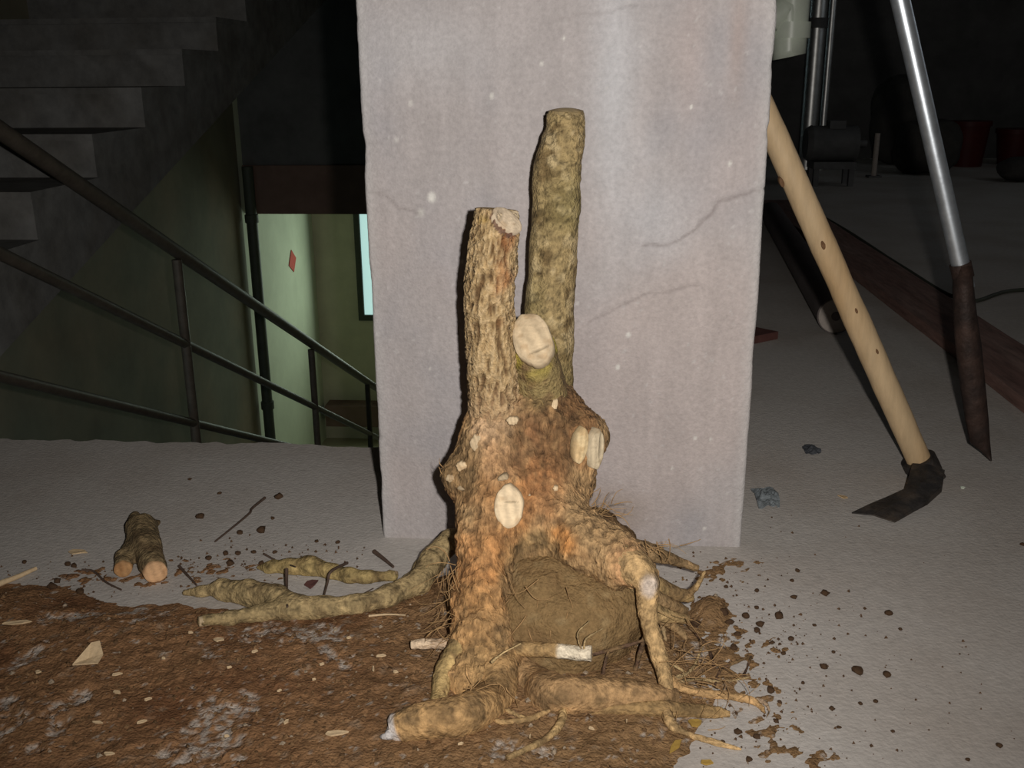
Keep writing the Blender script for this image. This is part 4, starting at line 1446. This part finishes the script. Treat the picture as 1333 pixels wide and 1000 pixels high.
# ================================================================== TOOLS
def make_hoe():
    Y = 1.58
    foot = P(1203, 614, Y)
    top = foot + (P(1010, 180, Y) - foot) * 1.14
    h = empty('hoe', (foot[0], foot[1], 0))
    tag(h, 'hoe with a light wooden handle leaning against the side of the pillar', 'hoe')
    n = 9
    pts = [foot + (top - foot) * t for t in np.linspace(0, 1, n)]
    rad = np.array([0.0195, 0.0200, 0.0205, 0.0212, 0.0200, 0.0205, 0.0200, 0.0198, 0.0190])
    V, f, (u, a) = tube(pts, rad, n=28, sub=8)
    V = V + radial(V, np.array(pts)) * (0.0012 * fbm(V, 30, 2, 3))[:, None]
    hd = mesh('handle', V, f, 'handle_wood', h)
    for px, py, r in ((1018, 238, 5), (1072, 320, 5), (1115, 405, 3), (1142, 458, 3)):
        q = P(px, py, Y - 0.0208)
        disc_face('knot', q, (0.05, -1, -0.1), RP(r * 0.55, q), RP(r * 1.3, q), 0.42, hd, tone=lin((0.16, 0.085, 0.04)), dome=0.0008)
    # socket ring round the foot of the handle
    ax = (top - foot) / np.linalg.norm(top - foot)
    c0, c1 = foot - ax * 0.022, foot + ax * 0.026
    V, f, (u, a) = tube([c0, 0.5 * (c0 + c1), c1], [0.027, 0.0285, 0.0275], n=24, sub=3)
    V[:, 2] = np.maximum(V[:, 2], 0.001)
    mesh('socket', V, f, 'iron_dark', h)
    # blade: neck widening to the cutting edge on the floor
    rows = [(FL(1188, 603, 0.040), FL(1230, 612, 0.034)), (FL(1183, 620, 0.034), FL(1227, 632, 0.026)), (FL(1178, 636, 0.026), FL(1208, 651, 0.020)), (FL(1156, 646, 0.018), FL(1190, 662, 0.013)),
            (FL(1132, 656, 0.013), FL(1177, 671, 0.009)), (FL(1109, 667, 0.0035), FL(1165, 679, 0.0035))]
    v, f = [], []
    th = [0.012, 0.011, 0.008, 0.006, 0.004, 0.002]
    for (a, b), t in zip(rows, th):
        m = 0.5 * (a + b) + np.array([0, 0, 0.004])
        for p in (a, m, b):
            v.append(p)
        for p in (b, m, a):
            v.append(p - np.array([0, 0, t]))
    for i in range(len(rows) - 1):
        for j in range(6):
            f.append((6 * i + j, 6 * i + (j + 1) % 6, 6 * i + 6 + (j + 1) % 6, 6 * i + 6 + j))
    f += [(5, 4, 3, 2, 1, 0), tuple(30 + j for j in range(6))]
    MB().add(v, f).build('blade', 'iron_dark', h)


def make_bar():
    Y = 1.62
    tip = P(1290, 600, Y)
    top = P(1172, 0, Y)
    mid = P(1252, 352, Y)
    ax = (top - mid) / np.linalg.norm(top - mid)
    end = top + ax * ((top[0] - (PX1 + 0.017)) / -ax[0])
    b = empty('digging_bar', (tip[0], Y, 0))
    tag(b, 'long steel digging bar with dark pointed blade leaning beside the hoe', 'digging bar')
    MB().tube(mid - ax * 0.03, end, 0.0138, 24).build('shaft', 'steel', b, smooth=True)
    # blade as a loft of flattened sections (left px, right px, row, half thickness)
    secs = [(1241, 1264, 345, 0.015), (1240, 1267, 375, 0.017), (1241, 1271, 410, 0.016), (1243, 1277, 447, 0.014), (1250, 1283, 505, 0.011),
            (1256, 1287, 545, 0.008), (1262, 1289, 576, 0.005), (1277, 1290, 588, 0.003), (1288, 1290.5, 599, 0.0015)]
    V, f = [], []
    n = 16
    for l, r, y, t in secs:
        a, c = P(l, y, Y), P(r, y, Y)
        m, hw = 0.5 * (a + c), 0.5 * (c - a)
        for k in range(n):
            th = 2 * math.pi * k / n
            V.append(m + hw * math.cos(th) + np.array([0, -t * math.sin(th) - 0.004 * abs(math.sin(th)), 0]))
    for i in range(len(secs) - 1):
        for k in range(n):
            f.append((i * n + k, i * n + (k + 1) % n, i * n + n + (k + 1) % n, i * n + n + k))
    f += [tuple(range(n)), tuple((len(secs) - 1) * n + k for k in range(n))[::-1]]
    V = np.array(V)
    V[:, 2] = np.maximum(V[:, 2], 0.001)
    mesh('blade', V, f, 'iron_rust', b)
    # collar where shaft and blade meet
    MB().tube(mid - ax * 0.012, mid + ax * 0.012, 0.0165, 20).build('collar', 'iron_rust', b, smooth=True)


make_hoe()
make_bar()


# ================================================================== THINGS BEHIND ON THE RIGHT
def make_plank():
    z = 0.03
    pts = []
    xs0, xs1 = 0.850, 1.010
    y0, y1 = 1.55, 5.1
    for y in np.linspace(y0, y1, 26):
        pts.append((xs0 + 0.006 * float(fbm(np.array([[y, 0, 0]]), 3, 2, 1)[0]), y, z))
    for y in np.linspace(y1, y0, 26):
        pts.append((xs1 + 0.02 * (y - 2.3) / 2.8 + 0.006 * float(fbm(np.array([[y, 1, 0]]), 3, 2, 2)[0]), y, z))
    o = MB().slab(pts, z - 0.001).build('plank', 'plank_red', at=(0.93, 3.2, 0))
    tag(o, 'long reddish weathered wooden plank lying on the floor behind the tools', 'plank')


def make_roll():
    a = np.array([0.628, 2.52, 0.047])
    b = np.array([0.80, 4.5, 0.047])
    r = empty('cardboard_tube', (a[0], a[1], 0))
    V, f, _ = tube([a, 0.5 * (a + b), b], [0.046, 0.046, 0.046], n=32, sub=8)
    mesh('barrel', V, f, 'tube_grey', r)
    d = (a - b) / np.linalg.norm(a - b)
    V, f, _ = tube([a - d * 0.004, a + d * 0.004], [0.0445, 0.043], n=32, sub=1)
    mesh('end_cap', V, f, 'tube_end', r)
    V, f, _ = tube([a + d * 0.004, a + d * 0.006], [0.012, 0.011], n=16, sub=1)
    mesh('core_plug', V, f, 'tube_grey', r)
    tag(r, 'grey round tube with a pale end lying behind the hoe handle', 'tube')


def cable(pts, r, label):
    v, f, _ = tube(pts, [r] * len(pts), n=8, sub=8)
    o = mesh('cable', v, f, 'frame_dark', at=pts[0])
    tag(o, label, 'cable')


def make_pipes():
    Y = 3.0
    c = P(1030, 40, Y)
    d = empty('drainpipe', (c[0], c[1], c[2]))
    s = zc(c) / F
    zb = P(1030, 20, Y)[2]
    R = 21 * s
    pts = [(c[0], Y, CEIL - 0.005), (c[0], Y, zb + 0.05), (c[0] - 0.012, Y, zb + 0.02), (c[0] - 0.06, Y, zb - 0.008), (c[0] - 0.14, Y, zb - 0.02), (PX0 + 0.11, Y, zb - 0.05)]
    V, f, _ = tube(pts, [R] * 6, n=32, sub=8)
    mesh('pipe', V, f, 'pvc', d)
    for (ya, yb) in ((29, 50), (-60, -20)):
        za, zb2 = P(1030, ya, Y)[2], P(1030, yb, Y)[2]
        V, f, _ = tube([(c[0], Y, za), (c[0], Y, zb2)], [R * 1.16, R * 1.16], n=32, sub=1)
        mesh('collar', V, f, 'pvc', d)
    tag(d, 'pale greenish plastic drainpipe with collar and elbow beyond the pillar', 'pipe')
    # steel pipes standing further back
    for px, r, lab in ((1062, 11, 'shiny steel pipe standing in the dark beside the pale drainpipe'), (1080, 5, 'thin grey pipe standing next to the shiny steel pipe')):
        b = FL(px - (6 if r > 6 else 2), 226 if r > 6 else 221)
        x, y = P(px, 60, b[1])[0], b[1]
        rr = r * zc((x, y, 0.6)) / F
        e = empty('steel_pipe', (x, y, 0))
        MB().tube((x, y, 0), (x, y, CEIL - 0.002), rr, 24).build('pipe', 'steel_bright', e, smooth=True)
        if r > 6:
            MB().tube((x, y, 0.0), (x, y, 0.03), rr * 1.5, 24).build('base_flange', 'machine_grey', e, smooth=True)
            z = P(px, 30, y)[2]
            MB().tube((x, y, z - 0.03), (x, y, z + 0.03), rr * 1.2, 24).build('clamp', 'machine_grey', e, smooth=True)
        tag(e, lab, 'pipe')


def lump(name, c, rad, m, label, cat, seed=1):
    import bmesh
    bm = bmesh.new()
    bmesh.ops.create_icosphere(bm, subdivisions=4, radius=1.0)
    co = np.array([v.co[:] for v in bm.verts])
    bm.faces.ensure_lookup_table()
    f = [[v.index for v in q.verts] for q in bm.faces]
    bm.free()
    co = np.sign(co) * np.abs(co) ** 0.75
    co *= (1 + 0.16 * fbm(co, 1.8, 3, seed))[:, None]
    V = co * np.array(rad)
    V[:, 2] -= V[:, 2].min()
    V = V + np.array([c[0], c[1], 0.0])
    # tied neck
    o = mesh(name, V, f, m, at=(c[0], c[1], 0))
    return tag(o, label, cat)


def make_back():
    # small motor on a stand
    q = FL(1080, 241)
    e = empty('electric_motor', (q[0], q[1], 0))
    x, y = q[0], q[1]
    V, f, _ = tube([(x - 0.13, y, 0.24), (x + 0.13, y, 0.24)], [0.10, 0.10], n=28, sub=4)
    mesh('housing', V, f, 'machine_grey', e)
    V, f, _ = tube([(x + 0.13, y, 0.24), (x + 0.19, y, 0.24)], [0.02, 0.02], n=14, sub=2)
    mesh('shaft', V, f, 'machine_grey', e)
    V, f, _ = tube([(x - 0.16, y, 0.24), (x - 0.13, y, 0.24)], [0.085, 0.104], n=28, sub=2)
    mesh('fan_cover', V, f, 'machine_grey', e)
    MB().box(x - 0.12, x + 0.12, y - 0.09, y + 0.09, 0.10, 0.14).build('base_plate', 'machine_grey', e)
    for sx in (-1, 1):
        for sy in (-1, 1):
            MB().box(x + sx * 0.10 - 0.015, x + sx * 0.10 + 0.015, y + sy * 0.07 - 0.015, y + sy * 0.07 + 0.015, 0, 0.10).build('leg', 'machine_grey', e)
    MB().box(x - 0.04, x + 0.05, y - 0.06, y + 0.03, 0.325, 0.37).build('terminal_box', 'machine_grey', e)
    tag(e, 'dark grey machine on short legs near the standing pipes', 'machine')
    # short post
    q = FL(1137, 231)
    e = empty('short_post', (q[0], q[1], 0))
    MB().tube((q[0], q[1], 0), (q[0], q[1], 0.27), 0.016, 14).build('post', 'tube_end', e, smooth=True)
    MB().box(q[0] - 0.04, q[0] + 0.04, q[1] - 0.04, q[1] + 0.04, 0, 0.012).build('foot_plate', 'machine_grey', e)
    tag(e, 'short thin upright post in the dark back of the room', 'post')
    # red containers
    for px, py, w, h, lab in ((1256, 216, 0.135, 0.30, 'dark red bucket at the back of the room behind the digging bar'), (1318, 214, 0.13, 0.24, 'lower dark red bucket beside the dark sacks by the back wall')):
        q = FL(px, py)
        e = empty('red_bucket', (q[0], q[1], 0))
        V, f, _ = tube([(q[0], q[1], 0.0), (q[0], q[1], h)], [w * 0.78, w], n=28, sub=4)
        mesh('body', V, f, 'red_plastic', e)
        V, f, _ = tube([(q[0], q[1], h - 0.025), (q[0], q[1], h + 0.006)], [w * 1.06, w * 1.06], n=28, sub=1)
        mesh('rim', V, f, 'red_plastic', e)
        tag(e, lab, 'bucket')
    for i, (px, py, rad, lab) in enumerate([(1203, 226, (0.2, 0.18, 0.17), 'dark bulging sack on the floor by the shiny digging bar'),
                                            (1330, 236, (0.14, 0.12, 0.07), 'small dark sack on the floor in front of the red buckets'),
                                            (1165, 214, (0.2, 0.2, 0.30), 'tall dark sack against the back wall between posts')]):
        q = FL(px, py)
        o = lump('sack', q, rad, 'sack_dark', lab, 'sack', i)
    # tile shard and scraps
    q = FL(985, 444)
    o = MB().slab([(q[0] - 0.05, q[1] - 0.06, 0.02), (q[0] + 0.055, q[1] + 0.02, 0.02), (q[0] - 0.03, q[1] + 0.10, 0.02)], 0.0195).build('brick_shard', 'brick_red', at=(q[0], q[1], 0))
    tag(o, 'dark red triangular brick shard poking out behind the pillar', 'brick')


def scrap(name, px, py, w, d, h, m, label, cat, seed):
    """crumpled sheet"""
    q = FL(px, py)
    n = 15
    xs, ys = np.meshgrid(np.linspace(-1, 1, n), np.linspace(-1, 1, n), indexing='ij')
    p = np.column_stack([xs.ravel(), ys.ravel(), np.zeros(n * n)])
    r = np.hypot(p[:, 0], p[:, 1])
    k = 1 - 0.35 * (0.5 + 0.5 * fbm(p, 1.7, 2, seed)) * r
    z = h * (0.5 + 0.5 * fbm(p, 2.2, 3, seed + 4)) * (1.1 - 0.6 * r)
    V = np.column_stack([q[0] + p[:, 0] * w * k, q[1] + p[:, 1] * d * k, np.maximum(z, 0) + 0.001])
    idx = np.arange(n * n).reshape(n, n)
    f = np.stack([idx[:-1, :-1], idx[1:, :-1], idx[1:, 1:], idx[:-1, 1:]], -1).reshape(-1, 4)
    B = V - np.array([0, 0, 0.0008])
    rim = list(idx[:, 0]) + list(idx[-1, 1:]) + list(idx[-2::-1, -1]) + list(idx[0, -2:0:-1])
    m2 = n * n
    ff = f.tolist() + (f[:, ::-1] + m2).tolist() + [[rim[i], m2 + rim[i], m2 + rim[(i + 1) % len(rim)], rim[(i + 1) % len(rim)]] for i in range(len(rim))]
    o = mesh(name, np.vstack([V, B]), ff, m, at=(q[0], q[1], 0), smooth=False)
    tag(o, label, cat)


make_plank()
make_roll()
make_pipes()
make_back()
cable([np.array([1.05, 5.05, 0.01]), np.array([1.06, 4.2, 0.012]), np.array([1.05, 3.4, 0.012]), np.array([1.08, 2.9, 0.008]), np.array([1.30, 3.05, 0.008]), np.array([1.7, 3.0, 0.008])],
      0.006, 'thin dark cable lying along the far edge of the reddish plank')
scrap('plastic_scrap', 998, 652, 0.022, 0.045, 0.026, 'scrap_blue', 'crumpled bluish plastic scrap on concrete at the pillar corner', 'plastic', 3)
scrap('rag_scrap', 1056, 588, 0.017, 0.026, 0.014, 'scrap_dark', 'small dark crumpled scrap on concrete between pillar and hoe', 'scrap', 9)
